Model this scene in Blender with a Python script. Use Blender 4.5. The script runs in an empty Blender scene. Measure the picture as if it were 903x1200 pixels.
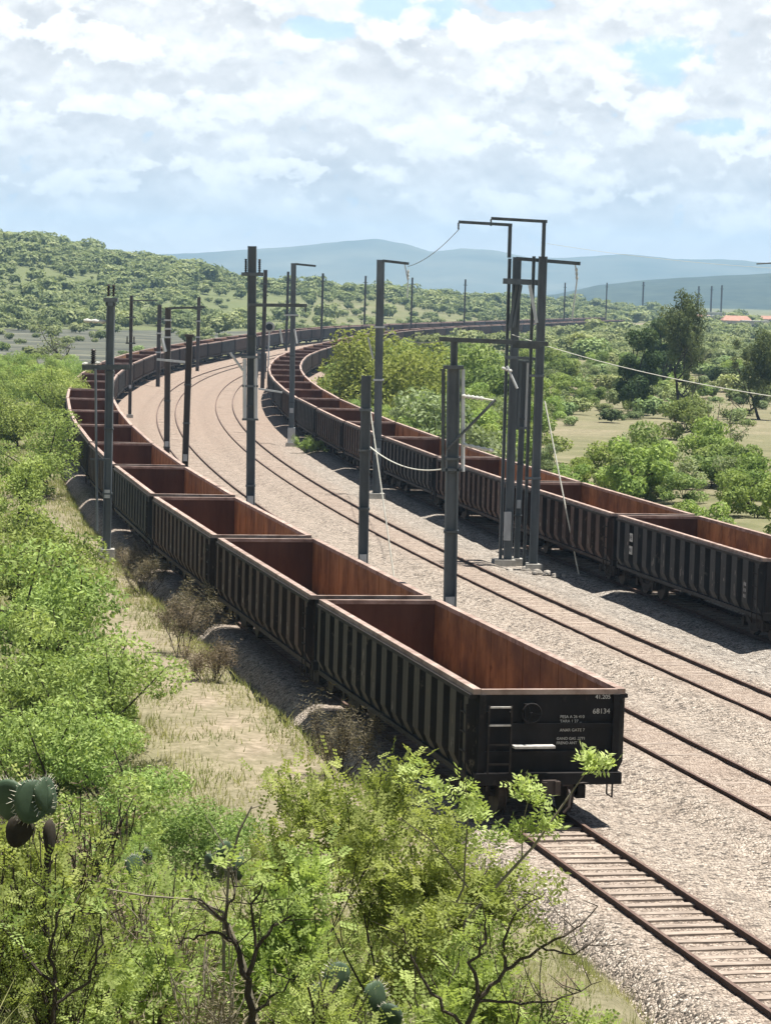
import bpy, math, random
import numpy as np
from mathutils import Vector, Matrix, noise as mnoise

random.seed(7)
RNG = np.random.default_rng(11)
scene = bpy.context.scene
COL = scene.collection
PI = math.pi

# ------------------------------------------------------------------ camera
F_PX, PITCH, ROLL, CAM_H = 3200.0, 0.08166, 0.0305, 10.82
_fw = np.array([0, math.cos(PITCH), -math.sin(PITCH)])
_up = np.array([0, math.sin(PITCH), math.cos(PITCH)])
_r = np.array([1.0, 0, 0])
_c, _s = math.cos(ROLL), math.sin(ROLL)
R2 = _c * _r + _s * _up
U2 = -_s * _r + _c * _up


def ray(px, py):
    return _fw + (px - 451.5) / F_PX * R2 - (py - 600) / F_PX * U2


def ground_at(px, py, z=0.0):
    d = ray(px, py)
    t = (z - CAM_H) / d[2]
    return d[0] * t, d[1] * t


def at(px, py, Y):
    d = ray(px, py)
    t = Y / d[1]
    return Vector((d[0] * t, Y, CAM_H + d[2] * t))


def proj(x, y, z):
    v = np.array([x, y, z - CAM_H])
    w = v @ _fw
    return 451.5 + F_PX * (v @ R2) / w, 600 - F_PX * (v @ U2) / w


cam = bpy.data.cameras.new('camera')
cam.sensor_fit = 'HORIZONTAL'
cam.sensor_width = 36
cam.lens = 36 * F_PX / 903
cam.clip_start = 0.5
cam.clip_end = 30000
camo = bpy.data.objects.new('camera', cam)
COL.objects.link(camo)
M = Matrix.Identity(4)
for i in range(3):
    M[i][0], M[i][1], M[i][2] = R2[i], U2[i], -_fw[i]
M[0][3], M[1][3], M[2][3] = 0, 0, CAM_H
camo.matrix_world = M
scene.camera = camo

# ------------------------------------------------------------------ track alignment (one spline, four parallel tracks)
X0, Y0, TH0 = 19.31285628, 16.27922729, -0.2717187974
KN = [0.0015691925763881287, 0.00023047445319452958, 0.0011307917202266697, 0.0009230239866909759, 0.0009575108045547308,
      0.0009576339157210897, 0.0008673485999711113, 0.0010810229531482034, 0.00038280521153575355, -0.0001078108321875546,
      0.0004278668973229931, 0.0009747671715902191, 0.0009231105495848273, 0.0006272730176146622, 0.0003062536208628109,
      9.0e-05, 0, 0, 2.9e-05, 6.8e-05, 9.0e-05, 9.9e-05, 1.0e-4, 1.0e-4, 1.0e-4, 1.0e-4, 1.0e-4, 1.0e-4]
S_MIN, S_STEP = -60.0, 45.0
S = np.arange(S_MIN, S_MIN + S_STEP * 27, 1.0)
TH = TH0 + np.cumsum(np.interp(S, S_MIN + S_STEP * np.arange(28), KN))
CX = X0 + np.cumsum(np.sin(TH))
CY = Y0 + np.cumsum(np.cos(TH))
# straight run behind the first sample
pre = np.arange(-140.0, S_MIN, 1.0)
CX = np.concatenate([CX[0] + (pre - S_MIN) * math.sin(TH[0]), CX])
CY = np.concatenate([CY[0] + (pre - S_MIN) * math.cos(TH[0]), CY])
TH = np.concatenate([np.full(len(pre), TH[0]), TH])
S = np.concatenate([pre, S])
N1, N2, N3, N4 = -5.838, 0.0, 4.963, 10.62


def on_track(s, n=0.0):
    x = np.interp(s, S, CX); y = np.interp(s, S, CY); th = np.interp(s, S, TH)
    return x + n * np.cos(th), y - n * np.sin(th), th


def sn(x, y):
    x = np.asarray(x, float).ravel(); y = np.asarray(y, float).ravel()
    n = np.empty_like(x); s = np.empty_like(x)
    cx, cy, th, ss = CX[::4], CY[::4], TH[::4], S[::4]
    for a in range(0, len(x), 4000):
        xx, yy = x[a:a + 4000], y[a:a + 4000]
        i = ((xx[:, None] - cx) ** 2 + (yy[:, None] - cy) ** 2).argmin(1)
        dx, dy = xx - cx[i], yy - cy[i]
        n[a:a + 4000] = dx * np.cos(th[i]) - dy * np.sin(th[i])
        s[a:a + 4000] = ss[i] + dx * np.sin(th[i]) + dy * np.cos(th[i])
    return s, n


def sstep(v, a, b):
    t = np.clip((np.asarray(v, float) - a) / (b - a), 0, 1)
    return t * t * (3 - 2 * t)


def wave(x, y, f, seed):
    r = np.random.default_rng(seed)
    z = 0
    for k in range(5):
        a = r.uniform(0, 2 * PI); ff = f * r.uniform(.6, 1.7)
        z = z + np.sin((x * math.cos(a) + y * math.sin(a)) * ff + r.uniform(0, 6)) / 5
    return z


def terrain(x, y):
    x = np.asarray(x, float); y = np.asarray(y, float)
    shp = x.shape
    s, n = sn(x, y); s = s.reshape(shp); n = n.reshape(shp)
    z = -0.34 - .45 * sstep(-n, 10.5, 15) + .10 * wave(x, y, .5, 1) + .1 * wave(x, y, .09, 4) * sstep(-n, 9, 14) + .5 * wave(x, y, .025, 2) * sstep(y, 60, 200)
    # corridor under the ballast
    w = sstep(n, -8.3, -7.5) * (1 - sstep(n, 13.6, 16.5))
    z = z * (1 - w) + (-0.95) * w
    # hillside the photograph is taken from
    d = y
    h = 9.25 - .25 * d + 2.0 * sstep(-x, .5, 4.5) * (1 - sstep(d, 27, 46)) - 1.2 * sstep(x, 2.5, 7) + .25 * wave(x, y, .5, 5)
    h = np.where(d < 0, 9.3 + 0 * d, h)
    k = 1.2
    z = np.where(h > z, h, z) + np.exp(-np.abs(h - z) / k) * .25 * (1 - w)
    # low hill across the left and the middle of the view
    yf = np.interp(x, [-400, -120, 0, 90, 160], [560, 640, 730, 1080, 1200])
    top = np.interp(x, [-500, -250, -165, -60, 35, 110, 150, 200, 400], [44, 36, 26, 11, 6.5, 5.0, 1.5, 0, 0])
    hill = top * sstep(y, yf, yf + 420) * (1 - .6 * sstep(y, yf + 520, yf + 1200))
    z = z + hill * (1 + .06 * wave(x, y, .03, 9)) + .4 * wave(x, y, .05, 19) * sstep(y, yf, yf + 100)
    return z


# ------------------------------------------------------------------ materials
def nt(name):
    m = bpy.data.materials.new(name); m.use_nodes = True
    t = m.node_tree
    b = t.nodes['Principled BSDF']
    b.inputs['Specular IOR Level'].default_value = .25
    return m, t, b


def N(t, typ, **kw):
    n = t.nodes.new(typ)
    for k, v in kw.items():
        if k in n.inputs.keys() if isinstance(k, str) else False:
            n.inputs[k].default_value = v
        else:
            setattr(n, k, v)
    return n


def ramp(t, fac, stops):
    r = t.nodes.new('ShaderNodeValToRGB')
    e = r.color_ramp.elements
    while len(e) < len(stops): e.new(.5)
    for el, (p, c) in zip(e, stops):
        el.position = p; el.color = (*c, 1) if len(c) == 3 else c
    t.links.new(fac, r.inputs[0])
    return r.outputs[0]


def noise_tex(t, scale, detail=4, rough=.55, coord='Object', stretch=None, dist=0, shift=False):
    tc = t.nodes.new('ShaderNodeTexCoord')
    v = tc.outputs[coord]
    if stretch:
        mp = t.nodes.new('ShaderNodeMapping'); mp.inputs['Scale'].default_value = stretch
        t.links.new(v, mp.inputs[0]); v = mp.outputs[0]
    if shift:   # every copy gets its own pattern
        va = t.nodes.new('ShaderNodeVectorMath'); va.operation = 'ADD'
        t.links.new(v, va.inputs[0]); t.links.new(maths(t, 'MULTIPLY', obj_rand(t), 60.0), va.inputs[1]); v = va.outputs[0]
    n = t.nodes.new('ShaderNodeTexNoise')
    n.inputs['Scale'].default_value = scale; n.inputs['Detail'].default_value = detail
    n.inputs['Roughness'].default_value = rough; n.inputs['Distortion'].default_value = dist
    t.links.new(v, n.inputs['Vector'])
    return n.outputs['Fac']


def mixc(t, fac, a, b, mode='MIX'):
    m = t.nodes.new('ShaderNodeMix'); m.data_type = 'RGBA'; m.blend_type = mode
    for sock, v in ((m.inputs['Factor'], fac), (m.inputs[6], a), (m.inputs[7], b)):
        if isinstance(v, (int, float)): sock.default_value = v
        elif isinstance(v, tuple): sock.default_value = (*v, 1) if len(v) == 3 else v
        else: t.links.new(v, sock)
    return m.outputs[2]


def maths(t, op, a, b=0.0, c=None):
    m = t.nodes.new('ShaderNodeMath'); m.operation = op
    for i, v in enumerate((a, b) if c is None else (a, b, c)):
        if isinstance(v, (int, float)): m.inputs[i].default_value = v
        else: t.links.new(v, m.inputs[i])
    return m.outputs[0]


def bump(t, b, h, strength=.5, dist=.05):
    n = t.nodes.new('ShaderNodeBump'); n.inputs['Strength'].default_value = strength; n.inputs['Distance'].default_value = dist
    t.links.new(h, n.inputs['Height']); t.links.new(n.outputs[0], b.inputs['Normal'])


def obj_rand(t):
    return t.nodes.new('ShaderNodeObjectInfo').outputs['Random']


def metal_mat(name, c0, c1, scale=3, rough=.7, stretch=(1, 1, .25), spots=None, bs=.15, rnd=.35, patch=None):
    m, t, b = nt(name)
    n1 = noise_tex(t, scale, 6, .65, 'Object', stretch, shift=True)
    col = ramp(t, n1, [(.3, c0), (.72, c1)])
    if spots:
        n2 = noise_tex(t, scale * 2.3, 5, .7, 'Object', (1, 1, .5), shift=True)
        col = mixc(t, ramp(t, n2, [(.6, (0, 0, 0)), (.72, (1, 1, 1))]), col, spots)
    if patch:
        n3 = noise_tex(t, .55, 5, .65, 'Object', shift=True)
        col = mixc(t, ramp(t, n3, [(.48, (0, 0, 0)), (.66, (.75, .75, .75))]), col, patch)
    r = obj_rand(t)
    hv = t.nodes.new('ShaderNodeHueSaturation')
    t.links.new(maths(t, 'MULTIPLY_ADD', r, rnd * 2, 1 - rnd), hv.inputs['Value']); t.links.new(col, hv.inputs['Color'])
    t.links.new(hv.outputs[0], b.inputs['Base Color'])
    b.inputs['Roughness'].default_value = rough
    bump(t, b, n1, bs, .03)
    return m


MAT = {}
MAT['body_outer'] = metal_mat('wagon_outer_paint_shaded', (.010, .007, .006), (.034, .022, .016), 1.6, .75, spots=(.11, .075, .052), rnd=.5)  # plate tone darkened to carry the shade between the ribs
MAT['body_outer_rib'] = metal_mat('wagon_rib_brown_lit', (.024, .016, .013), (.085, .053, .042), 1.6, .75, spots=(.16, .115, .09), rnd=.5)  # rib tone lightened to carry the light on the outer faces
MAT['body_olive_rib'] = metal_mat('wagon_rib_olive_lit', (.034, .029, .024), (.072, .063, .052), 1.6, .75, spots=(.17, .14, .10), rnd=.1)
MAT['body_black_rib'] = metal_mat('wagon_rib_grey_lit', (.022, .022, .023), (.055, .055, .056), 1.6, .7, spots=(.15, .13, .12), rnd=.1)
MAT['body_olive'] = metal_mat('wagon_olive_paint_shaded', (.008, .007, .006), (.022, .019, .015), 1.6, .75, spots=(.13, .11, .08), rnd=.1)
MAT['end_black'] = metal_mat('wagon_end_paint', (.007, .006, .006), (.02, .017, .016), 1.6, .8, spots=(.035, .028, .024), rnd=.1)
MAT['body_black'] = metal_mat('wagon_black_paint_shaded', (.010, .010, .011), (.032, .032, .033), 1.6, .7, spots=(.10, .09, .08), rnd=.1)
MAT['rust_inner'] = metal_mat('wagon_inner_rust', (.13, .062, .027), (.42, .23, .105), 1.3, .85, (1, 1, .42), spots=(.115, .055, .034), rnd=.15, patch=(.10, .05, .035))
MAT['rust_end'] = metal_mat('wagon_end_inner_rust_shaded', (.06, .030, .020), (.13, .068, .044), 1.1, .85, (1, 1, .2), spots=(.085, .04, .025), rnd=.12)  # inner end walls' weaker bounce light put into a darker rust
MAT['rim'] = metal_mat('wagon_rim_rust', (.16, .10, .078), (.46, .36, .31), 2.5, .8, (1, 1, 1), rnd=.12)
MAT['floor'] = metal_mat('wagon_floor_rust', (.12, .055, .03), (.30, .15, .085), 1.2, .9, (1, 1, 1), rnd=.1)
MAT['under'] = metal_mat('bogie_steel', (.012, .010, .009), (.04, .032, .027), 4, .8, (1, 1, 1), rnd=.2)
MAT['wheel'] = metal_mat('wheel_steel', (.03, .024, .02), (.09, .07, .06), 4, .55, (1, 1, 1), rnd=.1)
MAT['worn_highlight'] = metal_mat('worn_highlight_steel', (.35, .33, .31), (.62, .6, .57), 8, .6, (1, 1, 1), rnd=.05)  # worn platform steel, also the painted highlight on the ladder rungs
MAT['scab'] = metal_mat('flaked_paint', (.13, .11, .09), (.34, .31, .27), 8, .8, (1, 1, 1), rnd=.05)
MAT['paint_white'] = metal_mat('white_lettering', (.4, .4, .38), (.62, .61, .58), 6, .8, (1, 1, 1), rnd=.03)
MAT['ink'] = metal_mat('dark_ink', (.02, .02, .02), (.04, .04, .04), 6, .8, (1, 1, 1), rnd=.03)
MAT['rail'] = metal_mat('rail_rust', (.030, .016, .012), (.075, .042, .030), 5, .75, (1, 1, 1), rnd=.05)
MAT['rail_top'] = metal_mat('rail_head_worn', (.09, .055, .043), (.17, .115, .09), 5, .55, (1, 1, 1), rnd=.05)
MAT['mast'] = metal_mat('mast_steel', (.085, .10, .11), (.18, .205, .22), 1.5, .5, (1, 1, .3), rnd=.18)
MAT['mast_far'] = metal_mat('mast_brown_steel', (.065, .056, .052), (.125, .112, .105), 1.5, .6, (1, 1, .3), rnd=.15)
MAT['galv'] = metal_mat('galvanised_tube', (.42, .44, .45), (.66, .68, .68), 3, .45, (1, 1, .3), rnd=.08)
MAT['arm'] = metal_mat('arm_steel', (.06, .07, .075), (.14, .155, .16), 3, .55, (1, 1, 1), rnd=.1)
MAT['porcelain'] = metal_mat('pale_porcelain', (.45, .45, .42), (.62, .62, .58), 8, .3, (1, 1, 1), rnd=.03)
MAT['brown_glaze'] = metal_mat('dark_glaze', (.02, .015, .013), (.035, .028, .025), 8, .3, (1, 1, 1), rnd=.03)
MAT['cable'] = metal_mat('pale_cable', (.55, .54, .47), (.7, .69, .6), 8, .5, (1, 1, 1), rnd=.05)
MAT['wire_dark'] = metal_mat('dark_wire', (.08, .08, .08), (.13, .13, .13), 8, .5, (1, 1, 1), rnd=.05)
MAT['concrete'] = metal_mat('footing_concrete', (.22, .21, .19), (.42, .41, .38), 3, .9, (1, 1, 1), rnd=.05)
MAT['sleeper'] = metal_mat('sleeper_concrete', (.17, .135, .11), (.36, .30, .25), 4.5, .9, (.4, 1, 1), rnd=.12)
MAT['plaster'] = metal_mat('house_plaster', (.42, .41, .39), (.6, .59, .56), .6, .9, (1, 1, 1), rnd=.05)
MAT['clay'] = metal_mat('clay_roof', (.26, .14, .10), (.36, .21, .16), .8, .9, (1, 1, 1), rnd=.05)
MAT['dark_opening'] = metal_mat('window_dark', (.03, .03, .035), (.06, .06, .065), 1, .3, (1, 1, 1), rnd=.05)
MAT['stone'] = metal_mat('field_stone', (.16, .145, .125), (.36, .33, .29), 3, .95, (1, 1, 1), rnd=.1)


def ballast_mat():
    m, t, b = nt('ballast_stone')
    tc = t.nodes.new('ShaderNodeTexCoord')
    v1 = t.nodes.new('ShaderNodeTexVoronoi'); v1.inputs['Scale'].default_value = 13.5
    t.links.new(tc.outputs['Object'], v1.inputs['Vector'])
    v2 = t.nodes.new('ShaderNodeTexVoronoi'); v2.inputs['Scale'].default_value = 13.5; v2.feature = 'DISTANCE_TO_EDGE'
    t.links.new(tc.outputs['Object'], v2.inputs['Vector'])
    sep = t.nodes.new('ShaderNodeSeparateColor'); t.links.new(v1.outputs['Color'], sep.inputs[0])
    stone = ramp(t, sep.outputs[0], [(0, (.06, .052, .044)), (.10, (.11, .095, .08)), (.22, (.33, .275, .225)), (.6, (.43, .365, .30)), (1, (.56, .495, .425))])
    big = noise_tex(t, .35, 5, .6)
    mott = noise_tex(t, 6.5, 4, .75)
    stone = mixc(t, 1.0, stone, ramp(t, mott, [(.34, (.40, .39, .38)), (.47, (.95, .95, .95)), (.7, (1.12, 1.12, 1.12))]), 'MULTIPLY')
    mid_ = noise_tex(t, 1.1, 4, .7)
    stone = mixc(t, 1.0, stone, ramp(t, mid_, [(.32, (.74, .73, .72)), (.5, (1, 1, 1)), (.72, (1.1, 1.09, 1.07))]), 'MULTIPLY')
    gap = ramp(t, v2.outputs['Distance'], [(0, (.28, .26, .25)), (.14, (1, 1, 1))])
    # reddish dust along tracks via colour attribute
    at_ = t.nodes.new('ShaderNodeAttribute'); at_.attribute_name = 'dust'
    sp2 = t.nodes.new('ShaderNodeSeparateColor'); t.links.new(at_.outputs['Color'], sp2.inputs[0])
    col = mixc(t, maths(t, 'MULTIPLY', sp2.outputs[0], ramp(t, big, [(.3, (.5, .5, .5)), (.6, (1, 1, 1))])), stone, (.35, .255, .20))
    col = mixc(t, maths(t, 'MULTIPLY', sp2.outputs[1], .75), col, mixc(t, 1.0, stone, (.95, 1.02, 1.08), 'MULTIPLY'))
    col = mixc(t, ramp(t, big, [(.35, (0, 0, 0)), (.8, (.35, .35, .35))]), col, (.35, .30, .25))
    col = mixc(t, .9, col, gap, 'MULTIPLY')
    t.links.new(col, b.inputs['Base Color'])
    b.inputs['Roughness'].default_value = .95
    h = maths(t, 'ADD', maths(t, 'MULTIPLY', sep.outputs[1], .5), v2.outputs['Distance'])
    bump(t, b, maths(t, 'ADD', h, mott), .9, .08)
    return m


MAT['ballast'] = ballast_mat()


def ground_mat():
    m, t, b = nt('dry_grass_soil')
    n0 = noise_tex(t, .035, 5, .6); n1 = noise_tex(t, .3, 6, .65); n2 = noise_tex(t, 3.2, 5, .7)
    grass = ramp(t, n1, [(.3, (.085, .095, .04)), (.5, (.135, .138, .065)), (.72, (.225, .205, .12))])
    soil = ramp(t, n2, [(.3, (.22, .17, .125)), (.7, (.38, .31, .24))])
    col = mixc(t, ramp(t, n0, [(.48, (0, 0, 0)), (.72, (.6, .6, .6))]), grass, soil)
    at_ = t.nodes.new('ShaderNodeAttribute'); at_.attribute_name = 'bare'
    sp2 = t.nodes.new('ShaderNodeSeparateColor'); t.links.new(at_.outputs['Color'], sp2.inputs[0])
    col = mixc(t, sp2.outputs[0], col, soil)
    col = mixc(t, maths(t, 'MULTIPLY', sp2.outputs[1], .85), col, (.105, .135, .05))
    col = mixc(t, ramp(t, n2, [(.35, (.55, .55, .55)), (.65, (1, 1, 1))]), (0.09, .085, .045), col)
    t.links.new(col, b.inputs['Base Color']); b.inputs['Roughness'].default_value = 1
    bump(t, b, n2, .8, .12)
    return m


MAT['ground'] = ground_mat()


def leaf_mat(name, dark, mid, light, transl=.35, scale=.9, hue=.014, val=.2):
    m, t, b = nt(name)
    n1 = noise_tex(t, scale, 3, .6)
    col = ramp(t, n1, [(.32, dark), (.5, mid), (.68, light)])
    r = obj_rand(t)
    hv = t.nodes.new('ShaderNodeHueSaturation')
    t.links.new(maths(t, 'MULTIPLY_ADD', r, hue * 2, .5 - hue), hv.inputs['Hue'])
    r2 = maths(t, 'FRACT', maths(t, 'MULTIPLY', r, 7.31))
    t.links.new(maths(t, 'MULTIPLY_ADD', r2, val * 2, 1 - val), hv.inputs['Value'])
    t.links.new(col, hv.inputs['Color'])
    out = t.nodes['Material Output']
    t.nodes.remove(b)
    d = t.nodes.new('ShaderNodeBsdfDiffuse'); tr = t.nodes.new('ShaderNodeBsdfTranslucent')
    t.links.new(hv.outputs[0], d.inputs[0])
    trc = mixc(t, 1.0, hv.outputs[0], (1.15, 1.2, .7), 'MULTIPLY')
    t.links.new(trc, tr.inputs[0])
    mx = t.nodes.new('ShaderNodeMixShader'); mx.inputs[0].default_value = transl
    t.links.new(d.outputs[0], mx.inputs[1]); t.links.new(tr.outputs[0], mx.inputs[2])
    t.links.new(mx.outputs[0], out.inputs['Surface'])
    return m


MAT['leaf_bright'] = leaf_mat('mesquite_leaf', (.14, .205, .06), (.26, .335, .11), (.38, .46, .165))
MAT['leaf_fore'] = leaf_mat('shrub_leaf', (.165, .22, .066), (.275, .34, .112), (.40, .465, .17), .42, 2.5, .02, .12)
MAT['leaf_sprig'] = leaf_mat('young_leaf', (0.300, 0.378, 0.137), (0.400, 0.475, 0.179), (0.480, 0.553, 0.242), .4, 2.5, .01, .05)
MAT['leaf_mid'] = leaf_mat('scrub_leaf', (.12, .17, .06), (.21, .27, .10), (.33, .385, .155))
MAT['leaf_grey'] = leaf_mat('grey_scrub_leaf', (0.150, 0.188, 0.094), (0.237, 0.281, 0.150), (0.338, 0.381, 0.225))
MAT['leaf_dark'] = leaf_mat('dark_tree_leaf', (0.047, 0.074, 0.034), (0.081, 0.115, 0.054), (0.135, 0.169, 0.081), .25)
MAT['leaf_euc'] = leaf_mat('slender_tree_leaf', (0.072, 0.098, 0.046), (0.117, 0.150, 0.072), (0.182, 0.215, 0.104), .3)
MAT['leaf_yellow'] = leaf_mat('yellow_green_leaf', (0.169, 0.208, 0.058), (0.273, 0.312, 0.091), (0.377, 0.416, 0.143))
MAT['leaf_hill'] = leaf_mat('hill_shrub_leaf', (0.125, 0.163, 0.069), (0.206, 0.250, 0.112), (0.300, 0.344, 0.169), .25, .25, .03, .35)
MAT['dry_twig'] = leaf_mat('dry_twig', (.16, .13, .085), (.23, .19, .13), (.32, .275, .20), .15, 2, .02, .2)
MAT['grass'] = leaf_mat('grass_blade', (0.187, 0.220, 0.077), (0.297, 0.303, 0.132), (0.440, 0.396, 0.231), .35, .45, .02, .1)
MAT['bark'] = metal_mat('bark', (.028, .022, .017), (.085, .07, .055), 6, .95, (1, 1, .3), rnd=.2)
MAT['bark_pale'] = metal_mat('pale_twig_bark', (.14, .12, .085), (.28, .25, .19), 6, .9, (1, 1, .3), rnd=.1)
MAT['cactus'] = metal_mat('cactus_pad_skin', (.030, .052, .030), (.060, .095, .052), 5, .6, (1, 1, 1), spots=(.12, .14, .085), rnd=.15)
MAT['cactus_old'] = metal_mat('old_cactus_stem', (.02, .016, .012), (.05, .042, .03), 5, .9, (1, 1, 1), rnd=.1)
MAT['spine'] = metal_mat('cactus_spine', (.5, .48, .38), (.65, .62, .52), 5, .9, (1, 1, 1), rnd=.1)


def field_mat():
    m, t, b = nt('ploughed_field')
    n1 = noise_tex(t, .035, 4, .6, 'Object', (.5, 3.2, 1)); n2 = noise_tex(t, .6, 5, .7)
    col = ramp(t, n1, [(.36, (.035, .038, .034)), (.5, (.075, .078, .062)), (.66, (.15, .145, .105))])
    col = mixc(t, ramp(t, n2, [(.5, (0, 0, 0)), (.75, (.6, .6, .6))]), col, (.10, .12, .06))
    t.links.new(col, b.inputs['Base Color']); b.inputs['Roughness'].default_value = 1
    return m


MAT['field'] = field_mat()


def mountain_mat(name, c0, c1, sc):
    m, t, b = nt(name)
    n1 = noise_tex(t, sc, 6, .65)
    t.links.new(ramp(t, n1, [(.35, c0), (.65, c1)]), b.inputs['Base Color']); b.inputs['Roughness'].default_value = 1
    return m


MAT['mountain'] = mountain_mat('mountain_scrub', (.06, .075, .05), (.14, .145, .10), .003)
MAT['ridge'] = mountain_mat('ridge_woodland', (.015, .028, .02), (.05, .065, .04), .03)


# ------------------------------------------------------------------ mesh helpers
class MB:
    def __init__(self):
        self.v = []; self.f = []; self.m = []

    def add(self, vs, fs, mi=0):
        k = len(self.v)
        self.v.extend([tuple(p) for p in vs])
        for f in fs:
            self.f.append(tuple(k + i for i in f)); self.m.append(mi)
        return self

    def box(self, c, d, mi=0, rz=0.0, taper=1.0):
        hx, hy, hz = d[0] / 2, d[1] / 2, d[2] / 2
        cs, sn_ = math.cos(rz), math.sin(rz)
        vs = []
        for z, k in ((-hz, 1.0), (hz, taper)):
            for x, y in ((-hx, -hy), (hx, -hy), (hx, hy), (-hx, hy)):
                x *= k; y *= k
                vs.append((c[0] + x * cs - y * sn_, c[1] + x * sn_ + y * cs, c[2] + z))
        return self.add(vs, [(3, 2, 1, 0), (4, 5, 6, 7), (0, 1, 5, 4), (1, 2, 6, 5), (2, 3, 7, 6), (3, 0, 4, 7)], mi)

    def tube(self, pts, rad, n=6, mi=0, cap=True):
        pts = [Vector(p) for p in pts]
        if not hasattr(rad, '__len__'): rad = [rad] * len(pts)
        vs = []
        a = None
        for i, p in enumerate(pts):
            d = (pts[min(i + 1, len(pts) - 1)] - pts[max(i - 1, 0)])
            if d.length < 1e-9: d = Vector((0, 0, 1))
            d.normalize()
            if a is None:
                a = d.orthogonal().normalized()
            else:
                a = (a - d * a.dot(d))
                a = a.normalized() if a.length > 1e-6 else d.orthogonal().normalized()
            b = d.cross(a)
            for k in range(n):
                t = 2 * PI * k / n
                vs.append(p + (a * math.cos(t) + b * math.sin(t)) * rad[i])
        fs = []
        for i in range(len(pts) - 1):
            for k in range(n):
                fs.append((i * n + k, i * n + (k + 1) % n, (i + 1) * n + (k + 1) % n, (i + 1) * n + k))
        if cap:
            fs.append(tuple(reversed(range(n)))); fs.append(tuple((len(pts) - 1) * n + k for k in range(n)))
        return self.add(vs, fs, mi)

    def bar(self, a, b, w, h, mi=0):
        """rectangular bar from a to b; w horizontal thickness, h the other"""
        a, b = Vector(a), Vector(b); d = (b - a).normalized()
        u = d.cross(Vector((0, 0, 1)))
        u = u.normalized() if u.length > 1e-4 else Vector((1, 0, 0))
        w_ = u.cross(d)
        vs = []
        for p in (a, b):
            for x, y in ((-1, -1), (1, -1), (1, 1), (-1, 1)):
                vs.append(p + u * (x * w / 2) + w_ * (y * h / 2))
        return self.add(vs, [(3, 2, 1, 0), (4, 5, 6, 7), (0, 1, 5, 4), (1, 2, 6, 5), (2, 3, 7, 6), (3, 0, 4, 7)], mi)

    def build(self, name, mats, parent=None, smooth=False):
        me = bpy.data.meshes.new(name)
        me.from_pydata(self.v, [], self.f)
        mats = mats if isinstance(mats, (list, tuple)) else [mats]
        for m in mats: me.materials.append(m)
        if len(mats) > 1: me.polygons.foreach_set('material_index', self.m)
        if smooth: me.polygons.foreach_set('use_smooth', [True] * len(me.polygons))
        me.update()
        return link(name, me, parent)


def link(name, me, parent=None):
    o = bpy.data.objects.new(name, me)
    COL.objects.link(o)
    if parent: o.parent = parent
    return o


def np_mesh(name, verts, k, mat):
    """verts (F*k,3): F separate k-gons"""
    verts = np.ascontiguousarray(verts, dtype=np.float32)
    nv = len(verts); nf = nv // k
    me = bpy.data.meshes.new(name)
    me.vertices.add(nv); me.vertices.foreach_set('co', verts.ravel())
    me.loops.add(nv); me.loops.foreach_set('vertex_index', np.arange(nv, dtype=np.int32))
    me.polygons.add(nf); me.polygons.foreach_set('loop_start', np.arange(0, nv, k, dtype=np.int32))
    me.update(calc_edges=True)
    me.materials.append(mat)
    return me


def tag(o, label=None, cat=None, group=None, kind=None):
    if label: o['label'] = label
    if cat: o['category'] = cat
    if group: o['group'] = group
    if kind: o['kind'] = kind
    return o


def empty(name, loc=(0, 0, 0), rz=0.0):
    o = bpy.data.objects.new(name, None); COL.objects.link(o)
    o.location = loc; o.rotation_euler = (0, 0, rz); o.empty_display_size = .3
    return o


def copy_tree(o, parent=None):
    c = o.copy(); COL.objects.link(c); c.parent = parent
    for ch in list(o.children): copy_tree(ch, c)
    return c


def ordinal(k):
    return ['first', 'second', 'third', 'fourth', 'fifth', 'sixth', 'seventh', 'eighth', 'ninth', 'tenth', 'eleventh', 'twelfth',
            'thirteenth', 'fourteenth', 'fifteenth', 'sixteenth', 'seventeenth', 'eighteenth'][k]


# ------------------------------------------------------------------ the ground
def grid_mesh(name, xs, ys, zf, mat, attr=None, aname='bare'):
    X, Y = np.meshgrid(xs, ys)
    Z = zf(X, Y)
    nx, ny = len(xs), len(ys)
    co = np.stack([X, Y, Z], -1).reshape(-1, 3).astype(np.float32)
    i = np.arange(nx - 1)[None, :] + nx * np.arange(ny - 1)[:, None]
    q = np.stack([i, i + 1, i + nx + 1, i + nx], -1).reshape(-1, 4)
    me = bpy.data.meshes.new(name)
    me.vertices.add(len(co)); me.vertices.foreach_set('co', co.ravel())
    me.loops.add(q.size); me.loops.foreach_set('vertex_index', q.ravel().astype(np.int32))
    me.polygons.add(len(q)); me.polygons.foreach_set('loop_start', np.arange(0, q.size, 4, dtype=np.int32))
    me.polygons.foreach_set('use_smooth', np.ones(len(q), bool))
    me.update(calc_edges=True)
    me.materials.append(mat)
    if attr is not None:
        a = me.color_attributes.new(aname, 'FLOAT_COLOR', 'POINT')
        a.data.foreach_set('color', attr(X, Y).reshape(-1, 4).astype(np.float32).ravel())
    return me


def spaced(lim, n, fine):
    u = np.linspace(-1, 1, n)
    k = math.asinh(lim / fine)
    return np.sinh(u * k) * fine


gx = spaced(6500, 230, 14.0)
gy = np.concatenate([np.array([-6500, -3000, -1200, -500, -200, -90, -45, -20]), np.arange(-10, 60, .7), 60 + (np.sinh(np.linspace(0, 1, 190) * math.asinh(6400 / 60.0)) * 60.0)])


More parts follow.
